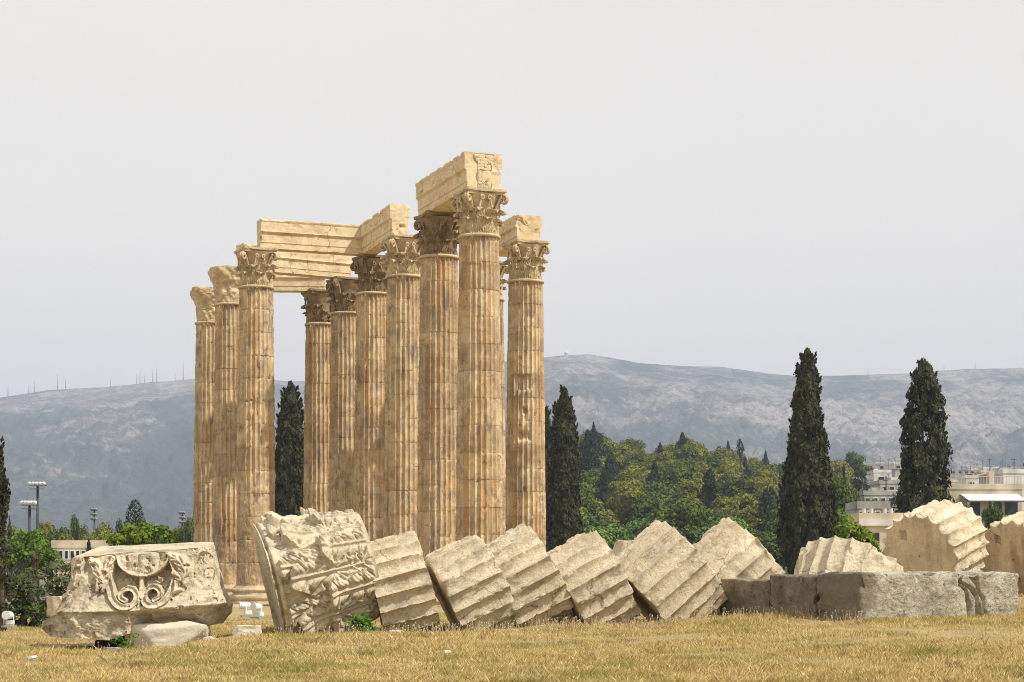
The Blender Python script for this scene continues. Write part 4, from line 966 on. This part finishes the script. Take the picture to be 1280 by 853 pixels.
near_crown('shrub', 72, 46, [(70, 712, 15), (88, 712, 12), (54, 722, 15), (80, 728, 17), (62, 742, 17), (90, 738, 14), (76, 752, 16), (50, 760, 15), (66, 768, 14), (100, 725, 9), (98, 752, 11), (86, 766, 12), (92, 778, 12), (68, 780, 13)], 'olive', .085, 3000, 'dusty olive shrub left of the scroll block', 'shrub', 7)
near_crown('shrub', 30, 44.5, [(28, 728, 15), (18, 742, 15), (40, 740, 16), (30, 758, 17), (48, 762, 13), (20, 768, 13), (40, 772, 13), (36, 716, 10), (56, 772, 9), (20, 781, 12), (44, 783, 12), (60, 780, 10), (6, 780, 12)], 'shrub', .08, 3200, 'dark green shrub at far left beside the white floodlight', 'shrub', 8)
near_crown('conifer_tree', 4, 42, [(3, 680, 9), (2, 695, 11), (5, 710, 12), (3, 728, 13), (6, 745, 13), (2, 762, 13), (8, 772, 11), (4, 668, 6)], 'cyp', .09, 3600, 'dark brownish cypress shrub touching the left edge', seed=9)
near_crown('pine_tree', 1068, 70, [(1062, 665, 16), (1078, 672, 15), (1052, 678, 15), (1070, 685, 16), (1088, 682, 11), (1048, 662, 9), (1060, 652, 9), (1094, 690, 8), (1050, 692, 12), (1078, 696, 14)], 'bright', .15, 1100, 'bright yellow green bush between the tallest cypress and the pale terrace', 'tree', seed=10)
near_crown('shrub', 750, 42, [(764, 693, 7), (756, 700, 7), (766, 703, 6)], 'weed', .06, 5000, 'small bright bush peeping between the fourth drum and the large tilted drum', 'shrub', 11)
# weed beside capital
def weed(px, py, d, w, n, lab, mt='weed', seed=1, sz=.09, name='weed'):
    rg = np.random.default_rng(seed); p = W(px, py, d); z = float(gz(p.x, p.y)); m = MB(); st = MB()
    for i in range(n):
        a = rg.uniform(0, 6.28); r = w*rg.uniform(.0, .5); h = rg.uniform(.05, 1)*(p.z-z+.02)*1.3; c = np.array([r*math.cos(a), r*math.sin(a)*.5, h])
        st.tube([(c[0]*.3, c[1]*.3, 0), (c[0]*.8, c[1]*.8, h*.6), tuple(c)], .005, 4)
        k = 9; P = c+rg.normal(size=(k, 3))*sz*.7; Nn = rg.normal(size=(k, 3))+np.array([.3, -.6, 1]); Nn /= np.linalg.norm(Nn, axis=1)[:, None]
        V, Q = quads(P, Nn, sz*rg.uniform(.6, 1.3, k), rg, 1.3); m.add(V, Q)
    t = empty(name, (p.x, p.y, z)); m.build('leaves', M[mt], t, smooth=False); st.build('stems', M[mt], t); tag(t, lab, 'plant'); return t
weed(451, 779, 31.6, .36, 26, 'bright green leafy weed at the foot of the fallen capital', seed=3)
weed(160, 802, 31.4, .5, 12, 'thin green weed in the shade below the scroll block', seed=4, sz=.05)
weed(1070, 708, 34, .1, 3, 'tiny sprig growing on top of the low lying drum', seed=5, sz=.03) if False else None
# ------------------------------------------------------------ grass
def grass():
    rg = np.random.default_rng(11); n = 620000
    dd = 17.5+(52-17.5)*rg.uniform(0, 1, n)**1.35; px = rg.uniform(-60, 1340, n); X = (px-CX)*dd/F; Y = dd
    dens = fbm(np.stack([X*.8, Y*.8, 0*X], -1), 3, 4); keep = rg.uniform(0, 1, n) < .74+.8*dens; X, Y, dens = X[keep], Y[keep], dens[keep]; n = len(X)
    Z = gz(X, Y)-.005; a = rg.uniform(0, 2*math.pi, n); h = rg.uniform(.022, .075, n)*(1+1.2*dens)*(1+.5*fbm(np.stack([X*5, Y*5, 0*X], -1), 2, 14))*(1+.6*(rg.uniform(0, 1, n) > .985)); w = rg.uniform(.0035, .0085, n)
    ln = rg.normal(size=(n, 2))*h[:, None]*.42
    bx, by = np.cos(a)*w, np.sin(a)*w
    V = np.stack([np.stack([X-bx, Y-by, Z], -1), np.stack([X+bx, Y+by, Z], -1), np.stack([X+bx*.7+ln[:, 0]*.4, Y+by*.7+ln[:, 1]*.4, Z+h*.6], -1), np.stack([X+ln[:, 0], Y+ln[:, 1], Z+h], -1)], 1).reshape(-1, 3)
    m, nt, b = mat('dry_grass_blades'); N_ = N(nt); g = N_.new('ShaderNodeNewGeometry'); c = N_.coord()
    cc = N_.ramp(g.outputs['Random Per Island'], [(0, (.30, .22, .09)), (.3, (.58, .45, .18)), (.8, (.80, .66, .33)), (1, (.38, .24, .09))])
    gr = N_.ramp(N_.noise(c, .9, 6, .72), [(.48, 0.), (.62, .85)]); cc = N_.mix(gr, cc, (.30, .29, .07))
    br = N_.ramp(N_.noise(N_.coord((1, 1, 1), rot=(0, 0, 1)), 1.9, 5, .7), [(.54, 0.), (.66, .75)]); cc = N_.mix(br, cc, (.27, .17, .08))
    N_.L(cc, b.inputs['Base Color']); b.inputs['Roughness'].default_value = .8
    t = N_.new('ShaderNodeBsdfTranslucent'); N_.L(cc, t.inputs[0]); mx = N_.new('ShaderNodeMixShader'); mx.inputs[0].default_value = .35
    N_.L(b.outputs[0], mx.inputs[1]); N_.L(t.outputs[0], mx.inputs[2]); N_.L(mx.outputs[0], nt.nodes['Material Output'].inputs[0])
    o = MB().add(V, np.arange(n*4).reshape(-1, 4)).build('grass', m, smooth=False); tag(o, 'dry yellow grass covering the ground in front of the fallen drums', 'grass', kind='stuff')
    # seed heads at the foot of the stones
    lines = [(342, 795, 31.4, 470, 792, 31.5, 90), (470, 792, 31.6, 720, 782, 32.2, 330), (720, 780, 32.4, 960, 778, 32.9, 330), (960, 776, 33., 1080, 781, 30.7, 120), (640, 800, 28, 760, 800, 28, 60), (80, 812, 31, 260, 812, 31, 40), (1080, 780, 31, 1275, 772, 32.5, 40), (300, 830, 25, 1240, 835, 25, 60)]
    st = MB(); PP = []
    for x0, y0, d0, x1, y1, d1, k in lines:
        q = rg.uniform(0, 1, k); dq = d0+(d1-d0)*q+rg.normal(size=k)*.45; pxq = x0+(x1-x0)*q
        for i in range(k):
            x = (pxq[i]-CX)*dq[i]/F; y = dq[i]; z = float(gz(x, y)); hh = rg.uniform(.06, .20); dx = rg.normal()*.04
            PP.append((x+dx, y, z+hh)); st.add([[x-.0025, y, z], [x+.0025, y, z], [x+dx+.0015, y, z+hh], [x+dx-.0015, y, z+hh]], [[0, 1, 2, 3]])
    PP = np.array(PP); hd = MB(); oc = np.array([[1, 0, 0], [-1, 0, 0], [0, 1, 0], [0, -1, 0], [0, 0, 1.5], [0, 0, -1.5]])*.008; tr = np.array([[0, 2, 4], [2, 1, 4], [1, 3, 4], [3, 0, 4], [2, 0, 5], [1, 2, 5], [3, 1, 5], [0, 3, 5]])
    hd.add((PP[:, None]+oc*rg.uniform(.7, 1.4, (len(PP), 1, 1))).reshape(-1, 3), None, (tr[None]+np.arange(len(PP))[:, None, None]*6).reshape(-1, 3))
    M['seed'] = flat('dry_seed_heads', (.66, .55, .36), .9)
    sm = st.build('dry_weeds', M['seed'], smooth=False); tag(sm, 'dry stalks with pale seed heads along the foot of the fallen stones', 'dry weeds', kind='stuff')
    hd.build('seed_heads', M['seed'], sm, smooth=False)['kind'] = 'stuff'
grass()
# ------------------------------------------------------------ buildings; all given as px boxes at a distance
def bld(px0, px1, pt, pb, d, wall, label, dep=None, rows=1, cols_=2, roof='flat', win=True, rz=0, extras=(), name='building'):
    s = F/d; w = (px1-px0)/s; h = (pb-pt)/s; dep = dep or w*.9; base = W((px0+px1)/2, pb, d)
    t = empty(name, (base.x, base.y+dep/2, base.z), rz); tag(t, label, 'building', 'buildings of the town')
    g = -base.z+float(gz(base.x, base.y)); low = min(0, g)-1
    m = MB(); m.box((0, 0, (h+low)/2), (w, dep, h-low)); m.build('wall', M[wall], t, smooth=False)
    r = MB()
    if roof == 'flat':
        e = .25 if w > 4 else .1
        for c, dm in (((0, -dep/2, h+.35), (w+e, .2, .7)), ((0, dep/2, h+.35), (w+e, .2, .7)), ((-w/2, 0, h+.35), (.2, dep-.2, .7)), ((w/2, 0, h+.35), (.2, dep-.2, .7))): r.box(c, dm)
        r.box((0, 0, h+.06), (w*.99, dep*.98, .12)); r.build('roof', M[wall], t, smooth=False)
    else:
        rh = min(1.8, w*.2); V = [[-w*.54, -dep*.54, h], [w*.54, -dep*.54, h], [w*.54, dep*.54, h], [-w*.54, dep*.54, h], [-w*.3, 0, h+rh], [w*.3, 0, h+rh]]
        r.add(V, [[0, 1, 5, 4], [2, 3, 4, 5], [3, 2, 1, 0]], [[1, 2, 5], [3, 0, 4]]); r.build('roof', M['tile'], t, smooth=False)
    if win:
        for i in range(rows):
            for j in range(cols_):
                ww = min(1.5, w/cols_*.5); wh = min(1.7, h/rows*.5); x = -w/2+w*(j+.5)/cols_; z = h*(i+.55)/rows
                f = MB(); f.box((x, -dep/2-.03, z), (ww+.2, .1, wh+.2)); fo = f.build('window', M['white'], t, smooth=False)
                p = MB(); p.box((x, -dep/2-.095, z), (ww, .04, wh)); p.build('pane', M['glass'], fo, smooth=False)
                if h/rows > 2.6 and j == 0 and 'balc' in extras:
                    b = MB(); b.box((0, -dep/2-.6, h*(i)/rows+.12), (w*.92, 1.1, .16)); b.box((0, -dep/2-1.12, h*i/rows+.6), (w*.92, .05, .8)); b.build('balcony', M['beige'], t, smooth=False)
    rq = random.Random(label)
    if win and w > 5 and d < 1200 and name != 'low_building':
        for _ in range(3):
            bx_ = MB(); a1 = rq.uniform(.8, 2.2); bx_.box((rq.uniform(-.4, .4)*w, rq.uniform(-.4, .1)*dep, h+.5), (a1, a1*.8, rq.uniform(.8, 1.7))); bx_.build('roof_box', M[rq.choice(['grey', 'white', 'beige', 'greymetal'])], t, smooth=False)
        for _ in range(2):
            an = MB(); xa = rq.uniform(-.45, .45)*w; za = h+rq.uniform(2.5, 4.5); an.tube([(xa, -dep*.3, h), (xa, -dep*.3, za)], .05, 4); an.tube([(xa-.5, -dep*.3, za-.3), (xa+.5, -dep*.3, za-.3)], .035, 4); an.tube([(xa-.35, -dep*.3, za-.7), (xa+.35, -dep*.3, za-.7)], .035, 4); an.build('antenna', M['darkmetal'], t)
    if 'tank' in extras:
        k = MB(); k.tube([(-.9, -dep*.2, h+1.9), (.9, -dep*.2, h+1.9)], .32, 10); k.build('water_tank', M['greymetal'], t, auto=40)
        q = MB(); q.add([[-1, -dep*.2-1.6, h+.7], [1, -dep*.2-1.6, h+.7], [1, -dep*.2-.2, h+1.8], [-1, -dep*.2-.2, h+1.8], [-1, -dep*.2-1.6, h+.62], [1, -dep*.2-1.6, h+.62], [1, -dep*.2-.2, h+1.72], [-1, -dep*.2-.2, h+1.72]], [[0, 1, 2, 3], [7, 6, 5, 4], [0, 4, 5, 1], [1, 5, 6, 2], [2, 6, 7, 3], [3, 7, 4, 0]]); q.build('solar_panel', M['glass'], t, smooth=False)
    if 'pent' in extras:
        q = MB(); q.box((w*.12, 0, h+1.3), (w*.45, dep*.5, 2.4)); q.box((w*.12, 0, h+2.6), (w*.5, dep*.55, .2)); q.build('rooftop_room', M['white' if wall != 'white' else 'grey'], t, smooth=False)
    if 'ant' in extras:
        q = MB(); q.tube([(w*.3, 0, h), (w*.3, 0, h+4.6)], .05, 5); 
        for z in (3.6, 4., 4.4): q.tube([(w*.3-.6, 0, h+z), (w*.3+.6, 0, h+z)], .03, 4)
        q.build('antenna', M['darkmetal'], t)
    return t
B = [
 (1254, 1330, 592, 640, 300, 'white', 'white house at the right edge with one dark window and a solar panel', 10, 1, 3, ('tank', 'ant')),
 (1080, 1128, 619, 660, 290, 'grey', 'long grey flat roofed block left of the right hand cypress', 9, 2, 5, ('balc',)),
 (1100, 1130, 605, 640, 330, 'grey', 'narrow grey block behind the long one, next to the right hand cypress', 9, 2, 3, ()),
 (1114, 1132, 601, 625, 390, 'white', 'small white house touching left side of the right hand cypress', 7, 2, 2, ('pent',)),
 (1067, 1092, 600, 622, 480, 'grey', 'dark grey blank walled house near the small pointed conifer', 10, 1, 2, ()),
 (1060, 1077, 592, 612, 620, 'beige', 'reddish roofed beige house at left end of the town', 12, 1, 3, ()),
 (1072, 1102, 594, 612, 760, 'cream', 'cream house behind the dark grey blank walled one', 14, 1, 4, ('ant',)),
 (1092, 1116, 588, 606, 980, 'beige', 'beige apartment block with rooftop room below the mountain', 16, 2, 4, ('pent', 'ant')),
 (1098, 1112, 598, 612, 640, 'white', 'small white house in the middle of the left town cluster', 10, 1, 3, ()),
 (1062, 1082, 586, 600, 1300, 'cream', 'distant cream block at the far left of the town', 20, 2, 5, ()),
 (1112, 1132, 594, 608, 900, 'beige', 'distant beige block hidden partly by the right hand cypress', 14, 2, 3, ()),
 (1040, 1062, 596, 612, 1200, 'beige', 'distant beige block beside the tallest cypress', 20, 2, 5, ()),
 (1184, 1214, 603, 622, 520, 'cream', 'cream house just right of the right hand cypress', 12, 1, 4, ('ant',)),
 (1204, 1226, 598, 615, 700, 'beige', 'beige block in the middle of the right town cluster', 12, 2, 4, ('tank',)),
 (1222, 1250, 600, 618, 560, 'grey', 'grey flat roofed block left of the white house', 12, 1, 5, ('tank', 'ant')),
 (1186, 1202, 594, 606, 1100, 'white', 'distant white block right of the right hand cypress', 16, 2, 4, ()),
 (1228, 1256, 596, 606, 950, 'white', 'distant white block above the green rooftop garden', 16, 2, 5, ('pent',)),
 (1206, 1224, 592, 600, 1500, 'cream', 'faint distant cream block right of centre of the right cluster', 20, 2, 4, ()),
 (1236, 1290, 596, 612, 430, 'grey', 'low grey block with dark rooftop band left of the white house', 9, 1, 5, ()),
]
for i, b in enumerate(B):
    x0, x1, pt, pb, d, wl, lab, dep, r, c, ex = b
    bld(x0, x1, pt, pb, d, wl, lab, dep, r, c, 'hip' if 'reddish' in lab or i == 8 else 'flat', extras=ex, name='apartment_building' if r > 1 else 'house')
# far scatter of the town, one object for each house
rg = np.random.default_rng(4)
for i in range(46):
    px = rg.uniform(1030, 1420); d = rg.uniform(1300, 2900); pyb = np.interp(d, [1300, 2900], [602, 593]) + rg.normal()*1.5; w = rg.uniform(5, 11); h = rg.uniform(3.5, 7)
    where = 'left of the right hand cypress' if px < 1130 else ('behind the right hand cypress' if px < 1185 else 'right of the right hand cypress')
    wl = ['white', 'cream', 'beige'][i % 3]
    bld(px, px+w, pyb-h, pyb+3, d, wl, 'tiny %s town block at the mountain foot %s' % (wl, where), 18, 2, 3, win=(px < 1290 and i % 2 == 0), name='apartment_building')
for i in range(30):
    right = i % 2; px = rg.uniform(1188, 1262) if right else rg.uniform(1062, 1122); d = rg.uniform(430, 1150); w = rg.uniform(9, 14)*F/d; h = rg.uniform(5, 9)*F/d
    q = W(px+w/2, 600, d); pyb = HY-(float(gz(q.x, q.y))-EYE)*F/d; wl = ['white', 'cream', 'beige', 'grey'][int(rg.integers(4))]
    if pyb-h < 590: h = max(4*F/d, pyb-591)
    bld(px, px+w, pyb-h, pyb+1, d, wl, 'small %s house in the jumble of roofs %s of the right hand cypress' % (wl, 'right' if right else 'left'), 9, 2, 3, 'hip' if rg.uniform() < .12 else 'flat', name='house')
# awning terrace house
d = 230; s = F/d
t = bld(1186, 1278, 612, 650, d, 'cream', 'cream terrace house with a long striped white awning', 7, 1, 4, name='terrace_house', win=False)
a = MB(); w = 76/s
for k in range(8):
    x0 = -37/s+k*w/8+.35; a.add([[x0, -3.5, 38/s-1.1], [x0+w/8*.97, -3.5, 38/s-1.1], [x0+w/8*.97-.9, -.0-3.5-1.6+1.6, 38/s-.2], [x0-.9, -3.5+.0, 38/s-.2]], []) if False else None
aw = MB(); h0 = 38/s
for k in range(8):
    x0 = -26/s+k*(72/s)/8; x1 = x0+(72/s)/8*.965
    P = np.array([[[x0-.6, -3.52, h0-.55], [x1-.6, -3.52, h0-.55]], [[x0, -5.6, h0-1.45], [x1, -5.6, h0-1.45]], [[x0, -5.6, h0-1.62], [x1, -5.6, h0-1.62]]]); aw.grid(P); aw.grid(P-np.array([0, 0, .03]), flip=True)
aw.build('awning', M['awning'], t, smooth=False)
for x in (-26/s, 4/s, 44/s): pl = MB(); pl.box((x, -5.4, h0/2-.8), (.25, .25, h0-1.6)); pl.build('awning_post', M['cream'], t, smooth=False)
rl = MB()
for k in range(26): rl.box((-44/s+k*88/s/25, -3.3, h0+1.15), (.05, .05, .9))
rl.box((0, -3.3, h0+1.6), (88/s, .07, .07)); rl.build('railing', M['cream'], t, smooth=False)
pi = MB(); pi.box((8/s, -3.1, h0+1.1), (.6, .6, 2.4)); pi.build('chimney', M['cream'], t, smooth=False)
for x in (-15/s, 12/s, 32/s): wn = MB(); wn.box((x, -3.53, h0-2.3), (1.6, .06, 1.8)); wn.build('terrace_door', M['glass'], t, smooth=False)
# pale terrace below the bush
d = 150; s = F/d
t = bld(1074, 1128, 652, 700, d, 'cream', 'pale terrace house with white parapet and chimney stubs above the bright bush', 6, 1, 2, name='terrace_house', win=False)
c = MB()
for x in (-21, -11.5, 5, 13): c.tube([(x/s, -2.9, 48/s+.3), (x/s, -2.9, 48/s+1.05)], .16, 10)
c.build('chimney', M['white'], t, auto=40)
c = MB(); c.box((0, -3.1, 48/s-.1), (55/s, .25, .5)); c.build('ledge', M['white'], t, smooth=False)
c = MB(); c.box((-8/s, -3.02, 24/s), (.8, .06, 1.3)); c.build('window', M['glass'], t, smooth=False)
t = bld(1072, 1112, 636, 655, 175, 'grey', 'glazed roof terrace with thin white slab roof behind the pale terrace house', 6, 1, 4, name='terrace_house')
# roof greenery
for i, (px, d, top, w, lab) in enumerate([(1200, 540, 597, 26, 'low green tree among the roofs right of the right hand cypress'), (1232, 500, 598, 20, 'round green treetop left of the white house'), (1090, 250, 622, 30, 'green tree in front of the long grey block'), (1070, 290, 612, 26, 'olive tree at the left end of the long grey block'), (1112, 165, 636, 24, 'green treetop beside the glazed roof terrace'), (1212, 200, 627, 12, 'small green bush under the striped awning'), (1094, 420, 606, 18, 'small dark tree beside the blank walled house'), (1240, 210, 632, 40, 'green tree in front of the awning house behind the cut off drum'), (1060, 400, 600, 22, 'olive tree near the reddish roofed house')]):
    single('bgogbbdgo'[i], i, px, d, top, w, lab)
# pale building at left
t = bld(66, 150, 685, 704, 170, 'cream', 'long low pale stone building behind the scroll block at left', 8, 1, 12, name='low_building')
# ------------------------------------------------------------ sports floodlight masts
def mast(px, top, d, lab, rack=True, wpx=20, rows=2):
    p = W(px, top, d); z = float(gz(p.x, p.y)); h = p.z-z; t = empty('floodlight_mast', (p.x, p.y, z)); tag(t, lab, 'floodlight mast', 'tall sports floodlight masts')
    m = MB(); m.tube([(0, 0, 0), (0, 0, h*.5), (0, 0, h)], [.24, .19, .14], 8); m.build('pole', M['darkmetal'], t)
    w = wpx*d/F
    c = MB()
    for r in range(rows): c.box((0, 0, h-.2-r*.85), (w, .14, .14))
    c.box((0, -.3, h-.2-.42), (w*.8, .7, .06)); c.build('crossbar', M['darkmetal'], t, smooth=False)
    n = 5
    for r in range(rows):
        for i in range(n):
            x = -w/2+w*(i+.5)/n; l = MB(); l.tube([(x, -.15, h+.1-r*.85), (x, -.35, h+.05-r*.85), (x, -.62, h-.05-r*.85)], [.10, .2, .26], 10); l.build('lamp', M['greymetal' if rows == 3 else 'whitemetal'], t)
mast(47, 605, 215, 'tallest floodlight mast, on the right of the close pair at far left', wpx=22, rows=1)
mast(37, 629, 190, 'shorter wide floodlight mast left of the tallest one', wpx=20, rows=1)
mast(118, 637, 330, 'slim grey floodlight mast left of the dark domed tree', wpx=6, rows=3)
mast(228, 641, 330, 'slim floodlight mast close to the leftmost column', wpx=6, rows=3)
mast(99, 660, 330, 'faint small floodlight mast left of the slim grey one', wpx=6)
# ------------------------------------------------------------ antenna masts on the ridge
dR = 5590
for i, (px, top, lab) in enumerate([(10, 482, 'leftmost short antenna mast on the left ridge'), (43, 475, 'thin mast left of the tall isolated one on the left ridge'), (36, 480, 'very short mast left of the thin one on the left ridge'), (72, 467, 'tall isolated antenna mast on the left part of the ridge'), (82, 474, 'shorter mast directly right of the tall isolated one'), (138, 473, 'single short mast midway along the left ridge'), (171, 467, 'left lattice mast of the cluster above the left ridge'), (175, 464, 'second lattice mast of the cluster'), (181, 466, 'third lattice mast of the cluster'), (191, 461, 'tall mast in the middle of the cluster'), (196, 458, 'tallest mast of the cluster'), (219, 466, 'short mast left of the one beside the leftmost column'), (229, 450, 'tallest ridge mast beside the leftmost column'), (1085, 459, 'single mast on the ridge between the two right hand cypresses'), (1180, 455, 'mast on the ridge just right of the right hand cypress'), (1219, 453, 'last mast on the ridge at the right')]):
    p = W(px, top, dR); zb = EYE+(HY-np.interp(px, *zip(*SKY)))*dR/F-8; h = p.z-zb; t = empty('antenna_mast', (p.x, p.y, zb)); tag(t, lab, 'antenna mast', 'antenna masts on the mountain ridge')
    m = MB(); r = 1.15 if h > 35 else .9; m.tube([(0, 0, 0), (0, 0, h*.55), (0, 0, h)], [r*1.6, r, r*.35], 4); m.build('tower', M['greymetal'], t)
    c = MB()
    for q in (.5, .68, .82): c.box((0, 0, h*q), (4.4*(1.15-q), 1.4, 1.2))
    c.build('crossarms', M['greymetal'], t, smooth=False)
p = W(708, 444, dR); t = empty('observatory', (p.x, p.y, p.z-4)); tag(t, 'tiny domed radar station on the mountain summit right of the columns', 'observatory')
m = MB(); m.lathe([(6, 0), (6, 9)], 20); m.build('tower', M['beige'], t, auto=40)
m = MB(); m.lathe([(7*math.cos(a), 9.1+7*math.sin(a)) for a in np.linspace(0, 1.5, 8)], 20); m.build('dome', M['white'], t)
m = MB(); m.box((14, 0, 1.5), (14, 9, 6)); m.build('annexe', M['beige'], t, smooth=False)
# ------------------------------------------------------------ sky, sun, haze, camera
sc = bpy.context.scene
AZ = math.radians(61); EL = math.radians(50)          # azimuth from the toward-camera direction round to the right
S = Vector((math.sin(AZ)*math.cos(EL), -math.cos(AZ)*math.cos(EL), math.sin(EL)))
w = bpy.data.worlds.new('World'); sc.world = w; w.use_nodes = True; nt = w.node_tree; n = N(nt)
bg = nt.nodes['Background']; sky = nt.nodes.new('ShaderNodeTexSky'); sky.sky_type = 'NISHITA'; sky.sun_disc = False
sky.sun_elevation = EL; sky.sun_rotation = math.atan2(S.x, S.y); sky.dust_density = 5; sky.air_density = 1.5; sky.ozone_density = 1
tc = n.new('ShaderNodeTexCoord'); mp = n.new('ShaderNodeMapping'); mp.inputs['Scale'].default_value = (1, 1, 2.6); n.L(tc.outputs['Generated'], mp.inputs[0])
cl = n.noise(mp.outputs[0], 1.7, 5, .55, .4)
cloud = n.ramp(cl, [(.3, (10.0, 9.55, 9.0)), (.7, (10.8, 10.2, 9.4))])
mx = n.mix(.9, sky.outputs[0], cloud); n.L(mx, bg.inputs[0]); bg.inputs[1].default_value = .0985
sun = bpy.data.lights.new('sun', 'SUN'); sun.energy = 5.0; sun.angle = math.radians(.8); sun.color = (1, .95, .86)
so = bpy.data.objects.new('sun', sun); col.objects.link(so); so.rotation_euler = S.to_track_quat('Z', 'Y').to_euler()
# air
hz = MB(); hz.box((200, 3900, 336), (9500, 8900, 708)); ho = hz.build('haze', None, smooth=False); tag(ho, 'thin bluish summer haze filling the valley', 'haze', kind='stuff')
m = bpy.data.materials.new('haze_air'); m.use_nodes = True; nt = m.node_tree; nt.nodes.remove(nt.nodes['Principled BSDF'])
v = nt.nodes.new('ShaderNodeVolumePrincipled'); v.inputs['Color'].default_value = (.68, .78, 1, 1); v.inputs['Density'].default_value = 1.5e-4; v.inputs['Anisotropy'].default_value = 0.
nt.links.new(v.outputs[0], nt.nodes['Material Output'].inputs['Volume']); ho.data.materials.append(m)
cam = bpy.data.cameras.new('camera'); co = bpy.data.objects.new('camera', cam); col.objects.link(co); sc.camera = co
co.location = (0, 0, EYE); co.rotation_euler = (math.pi/2, 0, 0); cam.sensor_width = 36; cam.lens = 36*F/1280; cam.shift_y = (HY-426.5)/1280; cam.clip_end = 30000; cam.clip_start = .1
sc.view_settings.view_transform = 'Standard'; sc.view_settings.look = 'None'; sc.view_settings.exposure = 0; sc.view_settings.gamma = 1; sc.view_settings.use_curve_mapping = False
sc.cycles.volume_bounces = 0; sc.cycles.max_bounces = 6; sc.cycles.diffuse_bounces = 3; sc.cycles.transparent_max_bounces = 8
sc.cycles.use_denoising = True; sc.cycles.denoising_prefilter = 'NONE'
sc.cycles.filter_width = 1.0; sc.render.filter_size = 1.0
